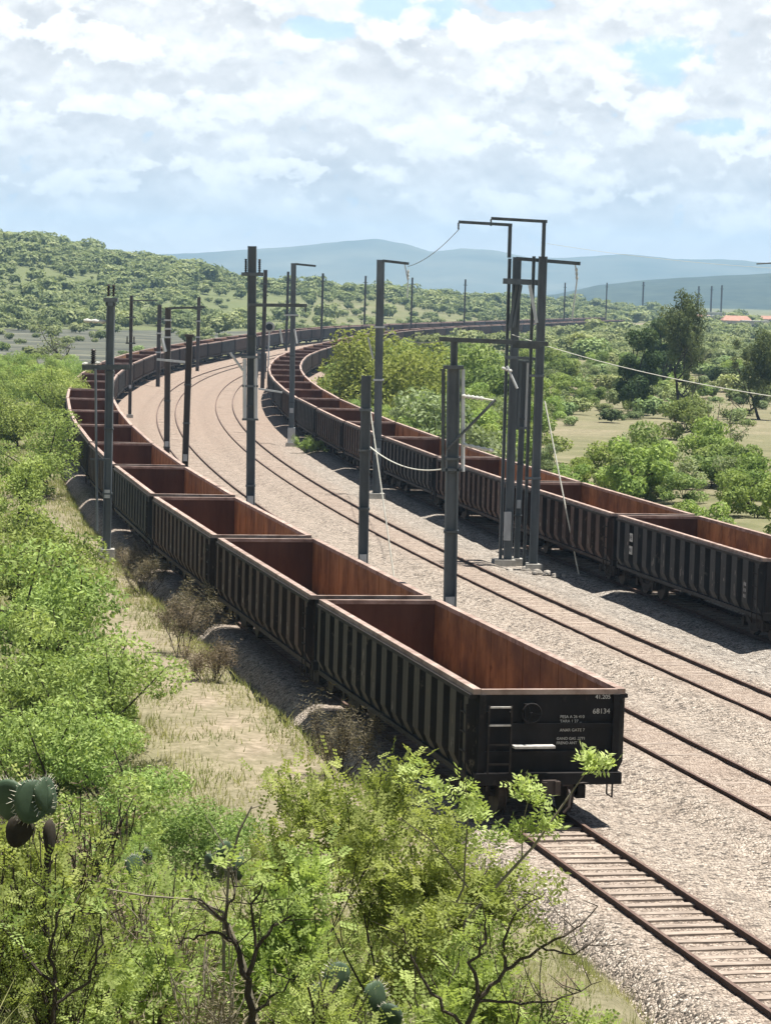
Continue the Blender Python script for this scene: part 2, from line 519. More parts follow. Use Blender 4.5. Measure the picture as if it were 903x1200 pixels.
def bare_attr(X, Y):
    s, n = sn(X, Y); s = s.reshape(X.shape); n = n.reshape(X.shape)
    a = np.zeros(X.shape + (4,)); a[..., 3] = 1
    path = np.exp(-((n + 9.95 + .3 * np.sin(s * .11)) / .62) ** 2) * (1 - sstep(s, 40, 75)) * sstep(s, -24, -10)
    soil = .65 * sstep(-X, 2.0, 4.0) * sstep(Y, 18, 24) * (1 - sstep(Y, 34, 42))
    flats = np.maximum(.24 * sstep(n, 22, 34) * sstep(Y, 170, 220) * (1 - sstep(Y, 400, 480)) * (X > 8) * (.8 + .2 * wave(X, Y, .1, 34)), .5 * sstep(wave(X, Y, .02, 33), .05, .35) * sstep(n, 40, 70)) * (1 - sstep(Y, 650, 900)) * sstep(Y, 150, 260)
    strip = .5 * sstep(n, -13.5, -11) * (1 - sstep(n, -8.2, -7.2)) * sstep(s, -30, -20) * (1 - sstep(s, 70, 110))
    a[..., 0] = np.clip(np.maximum(path * .95, strip) + soil + flats, 0, 1)
    yf = np.interp(X, [-400, -120, 0, 90, 160], [560, 640, 730, 1080, 1200])
    a[..., 1] = sstep(Y, yf - 140, yf - 40) * (.35 + .55 * sstep(-X, 10, 50)) * (Y > 300)
    return a


ground = link('ground', grid_mesh('ground', gx, gy, terrain, MAT['ground'], bare_attr))
tag(ground, kind='structure')

# ballast bed
ss = np.concatenate([np.arange(-110, 130, .8), np.arange(130, 320, 2.0), np.arange(320, 1140, 8.0)])
nn = np.concatenate([[-8.7, -8.3], np.arange(-8.0, 13.3, .22), [14.2, 15.6]])


def ballast_mesh():
    SS, NN = np.meshgrid(ss, nn, indexing='ij')
    x = np.interp(SS, S, CX); y = np.interp(SS, S, CY); th = np.interp(SS, S, TH)
    jit = .35 * wave(SS, NN, .8, 71) * (np.abs(NN - 2.4) > 10.5)
    nj = NN + jit
    X = x + nj * np.cos(th); Y = y - nj * np.sin(th)
    Z = np.full_like(X, -.30)
    for c in (N1, N2, N3, N4):
        Z = np.maximum(Z, (-.15 if c in (N1, N4) else -.118) + .055 * sstep(np.abs(NN - c), .70, .95) - .19 * sstep(np.abs(NN - c), 1.45, 2.4))
    Z = Z + .03 * wave(SS, NN, 2.2, 3) * sstep(-Z, .14, .2) + .022 * wave(SS, NN, 5, 8)
    edge = np.maximum(sstep(-NN, 7.3, 8.6), sstep(NN, 12.8, 15.6))
    Z = Z - .75 * edge
    ny, nx = X.shape
    co = np.stack([X, Y, Z], -1).reshape(-1, 3).astype(np.float32)
    i = np.arange(nx - 1)[None, :] + nx * np.arange(ny - 1)[:, None]
    q = np.stack([i, i + 1, i + nx + 1, i + nx], -1).reshape(-1, 4)[:, ::-1]
    me = bpy.data.meshes.new('ballast_bed')
    me.vertices.add(len(co)); me.vertices.foreach_set('co', co.ravel())
    me.loops.add(q.size); me.loops.foreach_set('vertex_index', q.ravel().astype(np.int32))
    me.polygons.add(len(q)); me.polygons.foreach_set('loop_start', np.arange(0, q.size, 4, dtype=np.int32))
    me.polygons.foreach_set('use_smooth', np.ones(len(q), bool))
    me.update(calc_edges=True); me.materials.append(MAT['ballast'])
    a = me.color_attributes.new('dust', 'FLOAT_COLOR', 'POINT')
    colr = np.zeros(X.shape + (4,)); colr[..., 3] = 1
    red = np.zeros_like(X)
    for c, k in ((N1, .35), (N2, .5), (N3, .5), (N4, .3)):
        red = np.maximum(red, k * (1 - sstep(np.abs(NN - c), .65, 1.5)))
    red = np.maximum(red, .8 * sstep(SS, 30, 150))
    colr[..., 0] = red
    colr[..., 1] = sstep(NN, 5.9, 7.5) * (1 - sstep(SS, 70, 150))
    a.data.foreach_set('color', colr.reshape(-1, 4).astype(np.float32).ravel())
    return me


bal = link('ballast_bed', ballast_mesh()); tag(bal, kind='structure')

# ------------------------------------------------------------------ tracks
RAIL_PROF = [(-.07, -.17), (.07, -.17), (.07, -.155), (.012, -.13), (.012, -.045), (.036, -.035), (.036, 0), (-.036, 0), (-.036, -.035), (-.012, -.045), (-.012, -.13), (-.07, -.155)]


def rail_mesh(n, s0, s1):
    sv = np.unique(np.concatenate([np.arange(s0, min(s1, 130), 2.0), np.arange(130, s1, 4.0) if s1 > 130 else np.array([min(s1, 130)])]))
    sv = sv[(sv >= s0) & (sv <= s1)]
    mb = MB(); k = len(RAIL_PROF)
    for s in sv:
        x, y, th = on_track(s, 0)
        for a, z in RAIL_PROF:
            mb.v.append((x + (n + a) * math.cos(th), y - (n + a) * math.sin(th), z))
    for i in range(len(sv) - 1):
        for j in range(k):
            mb.f.append((i * k + j, (i + 1) * k + j, (i + 1) * k + (j + 1) % k, i * k + (j + 1) % k)); mb.m.append(1 if j == 6 else 0)
    return mb


def sleeper_mb(mb, s, n, rnd):
    x, y, th = on_track(s, n)
    w = rnd.uniform(-.03, .03)
    top = (-.120 if n == N1 else -.122) + rnd.uniform(-.022, .014)
    mb.box((x + w * math.cos(th), y - w * math.sin(th), top - .1), (2.3, .21, .2), 0, -th + rnd.uniform(-.02, .02), .93)
    return mb


TRK = [('rusty empty end of the track that carries the left train', N1, -110, 330, (-36, -17)),
       ('empty track beside the left train, curving away to the right', N2, -110, 700, (-40, 20)),
       ('empty track next to the tall steel masts', N3, -110, 700, (-40, 20)),
       ('track under the right train', N4, -40, 700, None)]
for lab, n, s0, s1, near in TRK:
    t = empty('railway_track', (0, 0, 0)); tag(t, lab, 'railway track', 'parallel railway tracks')
    for sd in (-.7525, .7525):
        o = rail_mesh(n + sd, s0, s1).build('rail', [MAT['rail'], MAT['rail_top']], t)
    rnd = random.Random(int(n * 10))
    rest = MB(); cnt = 0
    s = s0 + 1.0
    lim = 320
    while s < min(s1, lim):
        if near and near[0] < s < near[1] and cnt < 96:
            mb = sleeper_mb(MB(), s, n, rnd); mb.build('sleeper', MAT['sleeper'], t); cnt += 1
        else:
            sleeper_mb(rest, s, n, rnd)
        s += .53
    tag(rest.build('sleeper_row', MAT['sleeper'], t), kind='stuff')

# ------------------------------------------------------------------ gondola wagons
LB, HW, ZF, ZR, ZS = 15.5, 1.5, 1.08, 2.776, .92   # body length, half width of the plate, floor, rim, sill
NRIB = 14


def wear_patches(mb, seed, cnt, sg):
    """flaking pale paint scabs on the ribs"""
    rnd = random.Random(seed); pitch = LB / (NRIB + .6)
    for k in range(cnt):
        i = rnd.randrange(1, NRIB); yc = -LB / 2 + pitch * (i + .3) + rnd.uniform(-.13, .13)
        z = rnd.choice([rnd.uniform(ZS + .33, ZS + .5), rnd.uniform(ZS + .36, ZR - .75)]); h = rnd.uniform(.06, .45); w = rnd.uniform(.015, .05)
        x = sg * (HW + .1735)
        pts = []
        m = 9
        for a in range(m):
            ang = 2 * PI * a / m; r = rnd.uniform(.5, 1)
            pts.append((x, yc + math.cos(ang) * w * r, z + h / 2 + math.sin(ang) * h / 2 * r))
        mb.add(pts, [tuple(range(m))], 2)


def side_wall_mb(sg, wear=0, seed=1):
    mb = MB()
    if wear: wear_patches(mb, seed, wear, sg)
    L = LB
    # outer plate, inner plate (each a thin sheet of one wall)
    for x, mi in ((HW, 0), (HW - .05, 1)):
        vs = [(sg * x, -L / 2, ZS), (sg * x, L / 2, ZS), (sg * x, L / 2, ZR - .06), (sg * x, -L / 2, ZR - .06)]
        mb.add(vs, [(0, 1, 2, 3) if (sg > 0) == (mi == 0) else (3, 2, 1, 0)], mi)
    # inner wall: weld seams between the panels
    for i in range(1, 11):
        mb.box((sg * (HW - .056), -L / 2 + i * L / 11, (ZF + ZR) / 2 - .03), (.012, .05, ZR - ZF - .1), 1)
    # ribs: hat sections tapering in at the foot
    pitch = L / (NRIB + .6)
    for i in range(NRIB + 1):
        yc = -L / 2 + pitch * (i + .3)
        wb, wt, d = .30, .25, .17
        if i in (0, NRIB): wb, wt = .2, .16
        y0, y1, y2, y3 = yc - wb, yc - wt, yc + wt, yc + wb
        y0 = max(y0, -L / 2 + .005); y3 = min(y3, L / 2 - .005); y1 = max(y1, -L / 2 + .02); y2 = min(y2, L / 2 - .02)
        prof = []
        for z, dd in ((ZS + .02, .015), (ZS + .32, d), (ZR - .17, d)):
            prof.append([(sg * (HW + .003), y0, z), (sg * (HW + dd), y1, z), (sg * (HW + dd), y2, z), (sg * (HW + .003), y3, z)])
        vs = [p for r in prof for p in r]
        fs = []
        for r in range(2):
            for c in range(3):
                f = (r * 4 + c, r * 4 + c + 1, (r + 1) * 4 + c + 1, (r + 1) * 4 + c)
                fs.append(f if sg > 0 else f[::-1])
        fs.append((8, 9, 10, 11) if sg > 0 else (11, 10, 9, 8))
        for f_, q_ in zip(fs, (0, 3, 0, 0, 3, 0, 3)): mb.add(vs, [f_], q_)  # pale rib faces, dark flanks: light and shade set by colour
    # bottom sill
    mb.box((sg * (HW + .03), 0, ZS - .03), (.12, L - .1, .12), 0)
    return mb


def end_wall_mb(sg):
    mb = MB(); y = sg * LB / 2
    mb.box((0, y - sg * .02, (ZS + ZR) / 2 - .03), (2 * HW - .02, .03, ZR - ZS - .08), 0)
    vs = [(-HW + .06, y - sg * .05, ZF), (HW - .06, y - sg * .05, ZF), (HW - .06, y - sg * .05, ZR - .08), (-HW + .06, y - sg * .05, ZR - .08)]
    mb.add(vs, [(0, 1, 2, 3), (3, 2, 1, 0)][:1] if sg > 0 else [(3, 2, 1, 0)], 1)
    for z in (1.45, 2.02):
        mb.box((0, y + sg * .03, z), (2 * HW - .12, .06, .09), 0)
    for x in (-1.42, 1.42):
        mb.box((x, y + sg * .05, (ZS + ZR) / 2 - .05), (.14, .10, ZR - ZS - .12), 0)
    mb.box((0, y + sg * .08, ZS + .02), (2 * HW + .1, .22, .24), 0)
    return mb


def floor_mb():
    mb = MB()
    mb.box((0, 0, ZF - .03), (2 * HW - .14, LB - .16, .06), 0)
    return mb


def rim_mb():
    mb = MB()
    for sg in (-1, 1):
        mb.box((sg * (HW + .03), 0, ZR - .055), (.17, LB + .06, .11), 0)
        mb.box((0, sg * (LB / 2 - .005), ZR - .058), (2 * HW - .112, .12, .105), 0)
        mb.box((sg * (HW + .10), 0, ZR - .155), (.16, LB, .085), 1)
    return mb


def under_mb():
    mb = MB()
    mb.box((0, 0, .80), (.75, LB - 1.0, .28), 0)
    for i in range(7):
        mb.box((0, -LB / 2 + 1.6 + i * (LB - 3.2) / 6, .93), (2 * HW - .1, .14, .14), 0)
    for y in (-5.75, 5.75):
        mb.box((0, y, .82), (2.5, .5, .2), 0)
    mb.tube([(.7, -1.6, .62), (.7, .2, .62)], .2, 10)
    mb.tube([(-.6, .8, .6), (-.6, 1.7, .6)], .16, 10)
    return mb


def bogie_mb():
    mb = MB()
    for x in (-1.02, 1.02):
        pts = [(-1.15, .50, .2), (-.62, .56, .24), (-.3, .34, .26), (.3, .34, .26), (.62, .56, .24), (1.15, .50, .2)]
        for (y0, z0, h0), (y1, z1, h1) in zip(pts[:-1], pts[1:]):
            vs = []
            for yy, zz, hh in ((y0, z0, h0), (y1, z1, h1)):
                for dx, dz in ((-.07, -hh / 2), (.07, -hh / 2), (.07, hh / 2), (-.07, hh / 2)):
                    vs.append((x + dx, yy, zz + dz))
            mb.add(vs, [(3, 2, 1, 0), (4, 5, 6, 7), (0, 1, 5, 4), (1, 2, 6, 5), (2, 3, 7, 6), (3, 0, 4, 7)])
        mb.bar((x, -.85, .66), (x, .85, .66), .12, .1)
        for k in (-.16, 0, .16):
            mb.tube([(x, k, .44), (x, k, .62)], .07, 8)
        for y in (-.9, .9):
            mb.box((x + .03 * (1 if x > 0 else -1), y, .45), (.2, .26, .28))
    mb.box((0, 0, .58), (2.0, .36, .22))
    return mb


def wheel_mb(x):
    mb = MB()
    sg = 1 if x > 0 else -1
    for a, b, r in ((x - .065, x + .065, .43), (x - sg * .1, x - sg * .06, .46)):
        n = 24
        vs = [(xx, r * math.cos(2 * PI * k / n), .43 + r * math.sin(2 * PI * k / n)) for xx in (a, b) for k in range(n)]
        fs = [(k, (k + 1) % n, n + (k + 1) % n, n + k) for k in range(n)] + [tuple(range(n)), tuple(range(n, 2 * n))]
        mb.add(vs, fs)
    mb.tube([(0, 0, .43), (x * 1.3, 0, .43)], .075, 8)
    return mb


def coupler_mb(sg):
    mb = MB(); y = sg * LB / 2
    mb.box((0, y + sg * .14, .80), (.2, .36, .2))
    mb.box((-.04, y + sg * .36, .80), (.30, .14, .30))
    mb.box((.1, y + sg * .43, .80), (.11, .16, .28))
    mb.box((-.16, y + sg * .42, .80), (.09, .12, .24))
    return mb


def ladder_mb(sg):
    """corner ladder on the end wall and on the adjoining side"""
    mb = MB(); y = sg * (LB / 2 + .16); x0 = -1.3 * 1.0; x1 = -.83
    for x in (x0, x1):
        mb.bar((x, y, .7), (x, y, 2.45), .035, .035)
    for z in (.85, 1.25, 1.65, 2.05, 2.42):
        mb.bar((x0, y, z), (x1, y, z), .035, .035, 1 if z > 2 else 0)  # upper rungs take a pale colour as a painted highlight
    for z in (1.0, 2.3):
        for x in (x0, x1):
            mb.bar((x, y, z), (x, sg * (LB / 2 - .02), z), .03, .03)
    return mb


def side_ladder_mb(sg):
    mb = MB(); x = -(HW + .2); ya = sg * (LB / 2 - .12); yb = sg * (LB / 2 - .58)
    for y in (ya, yb):
        mb.bar((x, y, .62), (x, y, 2.45), .03, .03)
    for z in (.65, 1.05, 1.45, 1.85, 2.25):
        mb.bar((x, ya, z), (x, yb, z), .03, .03)
    return mb


def brake_mb(sg):
    mb = MB(); y = sg * (LB / 2)
    mb.box((-.42, y + sg * .07, 2.28), (.26, .12, .4))
    n = 18
    ring = [(-.42 + .2 * math.cos(2 * PI * k / n), y + sg * .2, 2.3 + .2 * math.sin(2 * PI * k / n)) for k in range(n + 1)]
    mb.tube(ring, .018, 6, cap=False)
    for k in range(0, n, 6):
        mb.tube([(-.42, y + sg * .2, 2.3), ring[k]], .014, 5)
    mb.tube([(-.42, y + sg * .05, 2.3), (-.42, y + sg * .25, 2.3)], .03, 8)
    return mb


def platform_mb(sg):
    mb = MB(); y = sg * LB / 2
    mb.box((-.36, y + sg * .22, 1.62), (.86, .22, .05), 0)
    return mb


def stirrup_mb(sg, x):
    mb = MB(); y = sg * (LB / 2 - .2); xx = x * (HW - .02)
    mb.tube([(xx, y, .88), (xx, y, .48), (xx, y - sg * .36, .48), (xx, y - sg * .36, .88)], .02, 6)
    return mb


def hose_mb(sg):
    mb = MB(); y = sg * (LB / 2 + .1)
    mb.tube([(.42, y, .78), (.44, y + sg * .16, .62), (.40, y + sg * .22, .38), (.3, y + sg * .2, .26)], .028, 6)
    mb.tube([(.30, y + sg * .05, .80), (.72, y + sg * .08, .86), (1.15, y + sg * .05, .84)], .02, 6)
    return mb


def make_wagon(detail=True, body='body_outer', wear=0, seed=1):
    t = empty('gondola_wagon')
    for sg in (-1, 1):
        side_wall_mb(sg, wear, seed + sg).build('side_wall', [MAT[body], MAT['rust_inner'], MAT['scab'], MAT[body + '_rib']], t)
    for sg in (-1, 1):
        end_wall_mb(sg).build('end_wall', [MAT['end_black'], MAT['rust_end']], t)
    floor_mb().build('floor_plate', MAT['floor'], t)
    rim_mb().build('top_rim', [MAT['rim'], MAT['under']], t)
    under_mb().build('underframe', MAT['under'], t)
    for y in (-5.75, 5.75):
        b = bogie_mb().build('bogie', MAT['under'], t); b.location = (0, y, 0)
        if detail:
            for yy in (-.9, .9):
                for x in (-.74, .74):
                    w = wheel_mb(x).build('wheel', MAT['wheel'], b); w.location = (0, yy, 0)
    if detail:
        for sg in (-1, 1):
            coupler_mb(sg).build('coupler', MAT['wheel'], t)
        ladder_mb(-1).build('ladder', [MAT['under'], MAT['worn_highlight']], t)
        side_ladder_mb(-1).build('ladder', MAT['under'], t)
        brake_mb(-1).build('hand_brake', MAT['end_black'], t)
        platform_mb(-1).build('crossover_platform', MAT['worn_highlight'], t)
        for x in (-1, 1): stirrup_mb(-1, x).build('step_iron', MAT['under'], t)
        hose_mb(-1).build('brake_hose', MAT['wheel'], t)
    return t


def lettering(txt, size, loc, rot, parent, mat='paint_white'):
    c = bpy.data.curves.new('lettering', 'FONT'); c.body = txt; c.size = size; c.extrude = .002
    c.align_x = 'LEFT'
    tmp = bpy.data.objects.new('lettering', c)
    COL.objects.link(tmp)
    me = bpy.data.meshes.new_from_object(tmp.evaluated_get(bpy.context.evaluated_depsgraph_get()))
    bpy.data.objects.remove(tmp); bpy.data.curves.remove(c)
    me.materials.clear(); me.materials.append(MAT[mat])
    o = bpy.data.objects.new('lettering', me); COL.objects.link(o)
    o.location = loc; o.rotation_euler = rot; o.parent = parent
    return o


PITCH_W = 16.5


def put_wagon(w, s_c, n):
    xa, ya, _ = on_track(s_c - 5.75, n); xb, yb, _ = on_track(s_c + 5.75, n)
    w.location = ((xa + xb) / 2, (ya + yb) / 2, 0)
    w.rotation_euler = (0, 0, -math.atan2(xb - xa, yb - ya))


# prototypes: near wagon of each train, the run of detailed ones, the far simple ones
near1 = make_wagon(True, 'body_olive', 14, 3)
rot_end = (PI / 2, 0, 0)
ye = -LB / 2 - .012
tag(near1, 'nearest wagon of the left train, black end plate with ladder and white figures', 'gondola wagon', 'gondola wagons of the left train')
lettering('68134', .15, (.93, ye, 2.26), rot_end, near1)
lettering('41.205', .12, (.95, -LB / 2 - .10, 2.58), rot_end, near1)
for k, tx in enumerate(('PESA A 26 410', 'TARA 1 27 ...', 'CAPA 1 90 ...', 'ANAR GATE 7')):
    lettering(tx, .085, (.24, ye, 2.17 - k * .092), rot_end, near1)
lettering('GANO GAS .2771', .08, (.18, ye, 1.72), rot_end, near1)
lettering('FRENO ANT', .08, (.18, ye, 1.63), rot_end, near1)
s_near1, s_near4 = -19.4, 7.8
put_wagon(near1, s_near1 + LB / 2, N1)

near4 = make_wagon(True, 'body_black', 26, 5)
# white stencilled plates on the left side of the nearest right-train wagon
rot_side = (PI / 2, 0, -PI / 2)
pb = MB()
xs_ = -(HW + .1735); yp = LB / 2 - 1.9
for z in (2.12, 1.66):
    pb.box((-(HW + .175), yp, z), (.006, .36, .3))
pb.build('stencil_plate', MAT['paint_white'], near4)
lettering('NE', .22, (-(HW + .1815), yp + .16, 2.05), rot_side, near4, 'ink')
lettering('KEI', .18, (-(HW + .1815), yp + .16, 1.6), rot_side, near4, 'ink')
for k in range(3):
    lettering('0 8', .16, (-(HW + .1765), -LB / 2 + 1.48, 1.75 - k * .19), rot_side, near4)
tag(near4, 'nearest wagon of the right train, black ribbed side with two white stencilled plates', 'gondola wagon', 'gondola wagons of the right train')
put_wagon(near4, s_near4 + LB / 2, N4)

VAR_D, VAR_F = [], []
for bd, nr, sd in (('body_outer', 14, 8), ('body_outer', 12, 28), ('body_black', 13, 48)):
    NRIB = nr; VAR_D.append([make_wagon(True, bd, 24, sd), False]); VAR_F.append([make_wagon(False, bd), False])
NRIB = 14
wv = random.Random(4)
def next_wagon(k):
    pool = VAR_D if k < 12 else VAR_F
    v = pool[{1: 1, 2: 0, 3: 2}.get(k, wv.choice([0, 0, 0, 1, 1, 2]))]
    if not v[1]:
        v[1] = True; return v[0]
    return copy_tree(v[0])


TRAINS = [(N1, s_near1, 57, 'left', 'brown open gondola wagon, {o} from the near end of the left train',
           'brown gondola wagon far along the left train where it runs off to the right'),
          (N4, s_near4, 51, 'right', 'brown open gondola wagon, {o} from the near end of the right train',
           'brown gondola wagon far along the right train behind the bushes')]
for n, s0, cnt, side, lab, lab_far in TRAINS:
    for k in range(1, cnt):
        w = next_wagon(k)
        put_wagon(w, s0 + LB / 2 + k * PITCH_W, n)
        w.rotation_euler.y = wv.uniform(-.008, .008); w.rotation_euler.x = wv.uniform(-.0025, .0025)
        tag(w, lab.format(o=ordinal(k)) if k < 18 else lab_far, 'gondola wagon', 'gondola wagons of the %s train' % side if k < 18 else 'far gondola wagons of the %s train' % side)

# a pipe lying across the rims of the right train
# ------------------------------------------------------------------ masts
def solve_s(n, px, s_lo, s_hi):
    best = None
    for s in np.arange(s_lo, s_hi, .5):
        x, y, th = on_track(s, n)
        e = abs(proj(x, y, -.3)[0] - px)
        if best is None or e < best[0]: best = (e, s)
    return best[1]


class Mast:
    def __init__(self, label, n, px, s_lo, s_hi, top, w=.3, d=.26, mat='mast', group='steel masts along the tracks', name='catenary_mast', foot=True, tpx=None):
        s = solve_s(n, px, s_lo, s_hi)
        self.x, self.y, _ = on_track(s, n)
        self.z0 = -.35
        self.o = empty(name, (self.x, self.y, self.z0))
        tag(self.o, label, 'mast', group)
        self.px = px
        self.k = self.y / F_PX
        self.h = self.Z(top)
        self.lean = 0.0
        if tpx is not None:   # the masts stand slightly out of plumb
            q = proj(self.x, self.y, self.z0 + self.h)
            self.lean = (tpx - q[0]) * self.y / F_PX / self.h
            self.o.rotation_euler = (0, self.lean, 0)
        if w: self.post(w, d, self.h, mat)
        if name == 'catenary_mast' and foot:
            for q in (.25, .5, .72):
                mb = MB(); mb.box((0, 0, self.h * q), (w + .05, d + .05, .07)); mb.build('clamp_band', MAT['arm'], self.o)
            mb = MB(); mb.box((0, -d / 2 - .012, 2.6), (w * .7, .02, .34)); mb.build('number_plate', MAT['galv'], self.o)
        if foot:
            mb = MB(); mb.box((0, 0, .12), (w * 2.2, d * 2.4, .5), 0, .1, .9)
            mb.build('footing', MAT['concrete'], self.o)

    def Z(self, py, px=None):
        """local height of image row py at this mast's distance"""
        return at(self.px if px is None else px, py, self.y).z - self.z0

    def X(self, px, py=500):
        return at(px, py, self.y).x - self.x - self.lean * self.Z(py)

    def post(self, w, d, h, mat, x=0.0, y=0.0, name='post', z0=0.0):
        mb = MB(); t = .045
        zc, hh = (z0 + h) / 2, h - z0
        mb.box((x - w / 2 + t / 2, y, zc), (t, d, hh)); mb.box((x + w / 2 - t / 2, y, zc), (t, d, hh))
        mb.box((x, y, zc - .002), (w - 2 * t, t, hh - .004))
        return mb.build(name, MAT[mat], self.o)

    def tube(self, name, pts, r, mat, n=8):
        return MB().tube(pts, r, n).build(name, MAT[mat], self.o)

    def bars(self, name, lst, mat):
        mb = MB()
        for a, b, w, h in lst: mb.bar(a, b, w, h)
        return mb.build(name, MAT[mat], self.o)


def insulator(mast, p, h, mat='brown_glaze', name='insulator', r=.07):
    mb = MB(); n = max(4, int(h / .08))
    pts, rad = [], []
    for i in range(n * 2 + 1):
        pts.append((p[0], p[1], p[2] + h * i / (2 * n))); rad.append(r if i % 2 else r * .5)
    mb.tube(pts, rad, 8)
    return mb.build(name, MAT[mat], mast.o)


def hins(mast, a, b, mat='porcelain', name='insulator', r=.07, k=6):
    mb = MB(); a = Vector(a); b = Vector(b); pts, rad = [], []
    for i in range(2 * k + 1):
        pts.append(a.lerp(b, i / (2 * k))); rad.append(r if i % 2 else r * .55)
    mb.tube(pts, rad, 8)
    return mb.build(name, MAT[mat], mast.o)


# A: mast on the left of the left train
m = Mast('dark mast with twin prongs on top standing in grass left of the left train', -8.5, 125, 10, 70, 350, .32, .3, tpx=130)
X, Z = m.X, m.Z
m.bars('collar', [((-.28, 0, Z(351)), (.28, 0, Z(351)), .34, .16), ((-.2, 0, Z(356)), (.2, 0, Z(356)), .3, .14)], 'mast')
for dx in (-.1, .1): insulator(m, (dx, 0, m.h + .1), Z(333) - m.h - .1)
hins(m, (X(98, 377), 0, Z(376)), (-.18, 0, Z(377)), 'porcelain', r=.09, k=3)
m.bars('cross_arm', [((X(97, 431), -.25, Z(431)), (X(153, 427), -.25, Z(429)), .09, .2)], 'arm')
insulator(m, (X(110, 420), -.25, Z(427)), Z(409) - Z(427), r=.12)
hins(m, (X(97, 428), -.25, Z(427)), (X(118, 431), -.25, Z(425)), 'porcelain', r=.07, k=3)
m.tube('side_rod', [(X(115, 620), -.35, Z(622)), (X(113, 430), -.35, Z(432))], .05, 'mast')
m.bars('bracket', [((X(106, 540), -.25, Z(538)), (.1, -.25, Z(538)), .06, .08)], 'arm')

# masts between left train and first empty track
m = Mast('slim brown mast at the ballast edge where the left train bends, twin insulators', -2.94, 152, 100, 175, 346, .26, .24, 'mast_far', tpx=154)
X, Z = m.X, m.Z
for py in (372, 402): m.bars('cross_arm', [((-.4, -.16, Z(py)), (.4, -.16, Z(py)), .08, .12)], 'arm')
for dx in (-.28, .28): insulator(m, (dx, -.16, Z(402)), .55)
m.bars('top_arm', [((0, -.16, Z(352)), (X(185, 352), -.16, Z(351)), .08, .1)], 'arm')

m = Mast('brown mast with pale strut, rising beside the seventh bend wagon', -2.94, 195, 70, 125, 360, .3, .26, 'mast_far', tpx=197)
X, Z = m.X, m.Z
m.bars('top_arm', [((0, -.16, Z(361)), (X(240, 361), -.16, Z(359)), .08, .12)], 'arm')
m.bars('cross_arm', [((X(184, 424), -.16, Z(421)), (X(219, 424), -.16, Z(424)), .09, .12)], 'galv')
m.tube('pale_strut', [(X(190, 400), -.2, Z(396)), (X(194, 412), -.2, Z(412))], .1, 'galv')
for py in (375, 385, 395): m.bars('band', [((-.2, -.15, Z(py)), (.2, -.15, Z(py)), .06, .09)], 'galv')

m = Mast('plain brown mast just right of the mast with the pale strut', -2.94, 221, 60, 110, 393, .3, .26, 'mast_far', tpx=222)
X, Z = m.X, m.Z
m.bars('cap', [((-.22, 0, m.h), (.22, 0, m.h), .34, .12)], 'mast_far')

m = Mast('tallest mast beside the left train with long white tension tubes on both sides', -2.94, 292, 10, 60, 288, .34, .32, tpx=295.5)
X, Z = m.X, m.Z
m.bars('cross_arm', [((X(283, 322), 0, Z(321)), (X(309, 322), 0, Z(321)), .4, .14)], 'mast')
for px_ in (288, 304): insulator(m, (X(px_, 315), 0, Z(320)), Z(303) - Z(320), r=.06)
for px_ in (287, 300): m.tube('tension_tube', [(X(px_, 490), -.26, Z(490)), (X(px_, 420), -.26, Z(420))], .075, 'galv', 10)
m.bars('tube_bracket', [((X(283, 418), -.26, Z(418)), (X(305, 418), -.26, Z(418)), .12, .1), ((X(284, 491), -.26, Z(491)), (X(303, 491), -.26, Z(491)), .14, .08),
                        ((X(284, 452), -.3, Z(452)), (X(303, 452), -.3, Z(452)), .06, .08)], 'mast')
m.bars('upper_arm', [((X(290, 357), -.2, Z(357)), (X(360, 357), -.2, Z(357)), .09, .13)], 'arm')
m.tube('drop_rod', [(X(358, 357), -.2, Z(357)), (X(358, 364), -.2, Z(365))], .03, 'arm')
m.bars('lower_arm', [((X(303, 456), -.2, Z(455)), (X(331, 459), -.2, Z(459)), .06, .07)], 'galv')
m.tube('pale_strut', [(X(270, 412), -.2, Z(413)), (X(285, 434), -.2, Z(434))], .05, 'galv')

m = Mast('short mast with a white guy wire, nearer pair between the left train and empty track', -2.94, 424, 5, 45, 440, .32, .3, tpx=429)
X, Z = m.X, m.Z
m.bars('band', [((-.2, 0, Z(480)), (.2, 0, Z(480)), .36, .08)], 'mast')

m = Mast('short mast with two galvanised tension tubes and a long top arm, right behind nearest wagon', -2.94, 526, -15, 30, 428, .36, .34, tpx=531.5)
X, Z = m.X, m.Z
m.post(.2, .2, Z(400), 'mast', name='upper_post', z0=m.h - .1)
for px_ in (519, 542): m.tube('tension_tube', [(X(px_, 548), -.1, Z(552)), (X(px_, 440), -.1, Z(432))], .055, 'galv' if px_ > 530 else 'arm', 10)
m.bars('tube_bracket', [((X(519, 430), -.1, Z(430)), (X(543, 430), -.1, Z(430)), .22, .1), ((X(518, 550), -.12, Z(550)), (X(541, 550), -.12, Z(550)), .1, .08)], 'mast')
m.bars('top_arm', [((X(514, 398), -.1, Z(397)), (X(642, 398), -.1, Z(401)), .1, .12), ((X(600, 404), -.1, Z(404)), (X(632, 404), -.1, Z(405)), .07, .1)], 'arm')
hins(m, (X(541, 462), -.2, Z(463)), (X(566, 465), -.2, Z(466)), 'porcelain', r=.06, k=5)
m.tube('stay', [(X(566, 465), -.2, Z(466)), (X(579, 468), -.2, Z(468))], .025, 'cable')
m.tube('stay', [(X(524, 525), -.2, Z(525)), (X(580, 470), -.2, Z(467))], .04, 'arm')
hins(m, (X(541, 520), -.2, Z(520)), (X(578, 527), -.2, Z(527)), 'porcelain', r=.06, k=5)

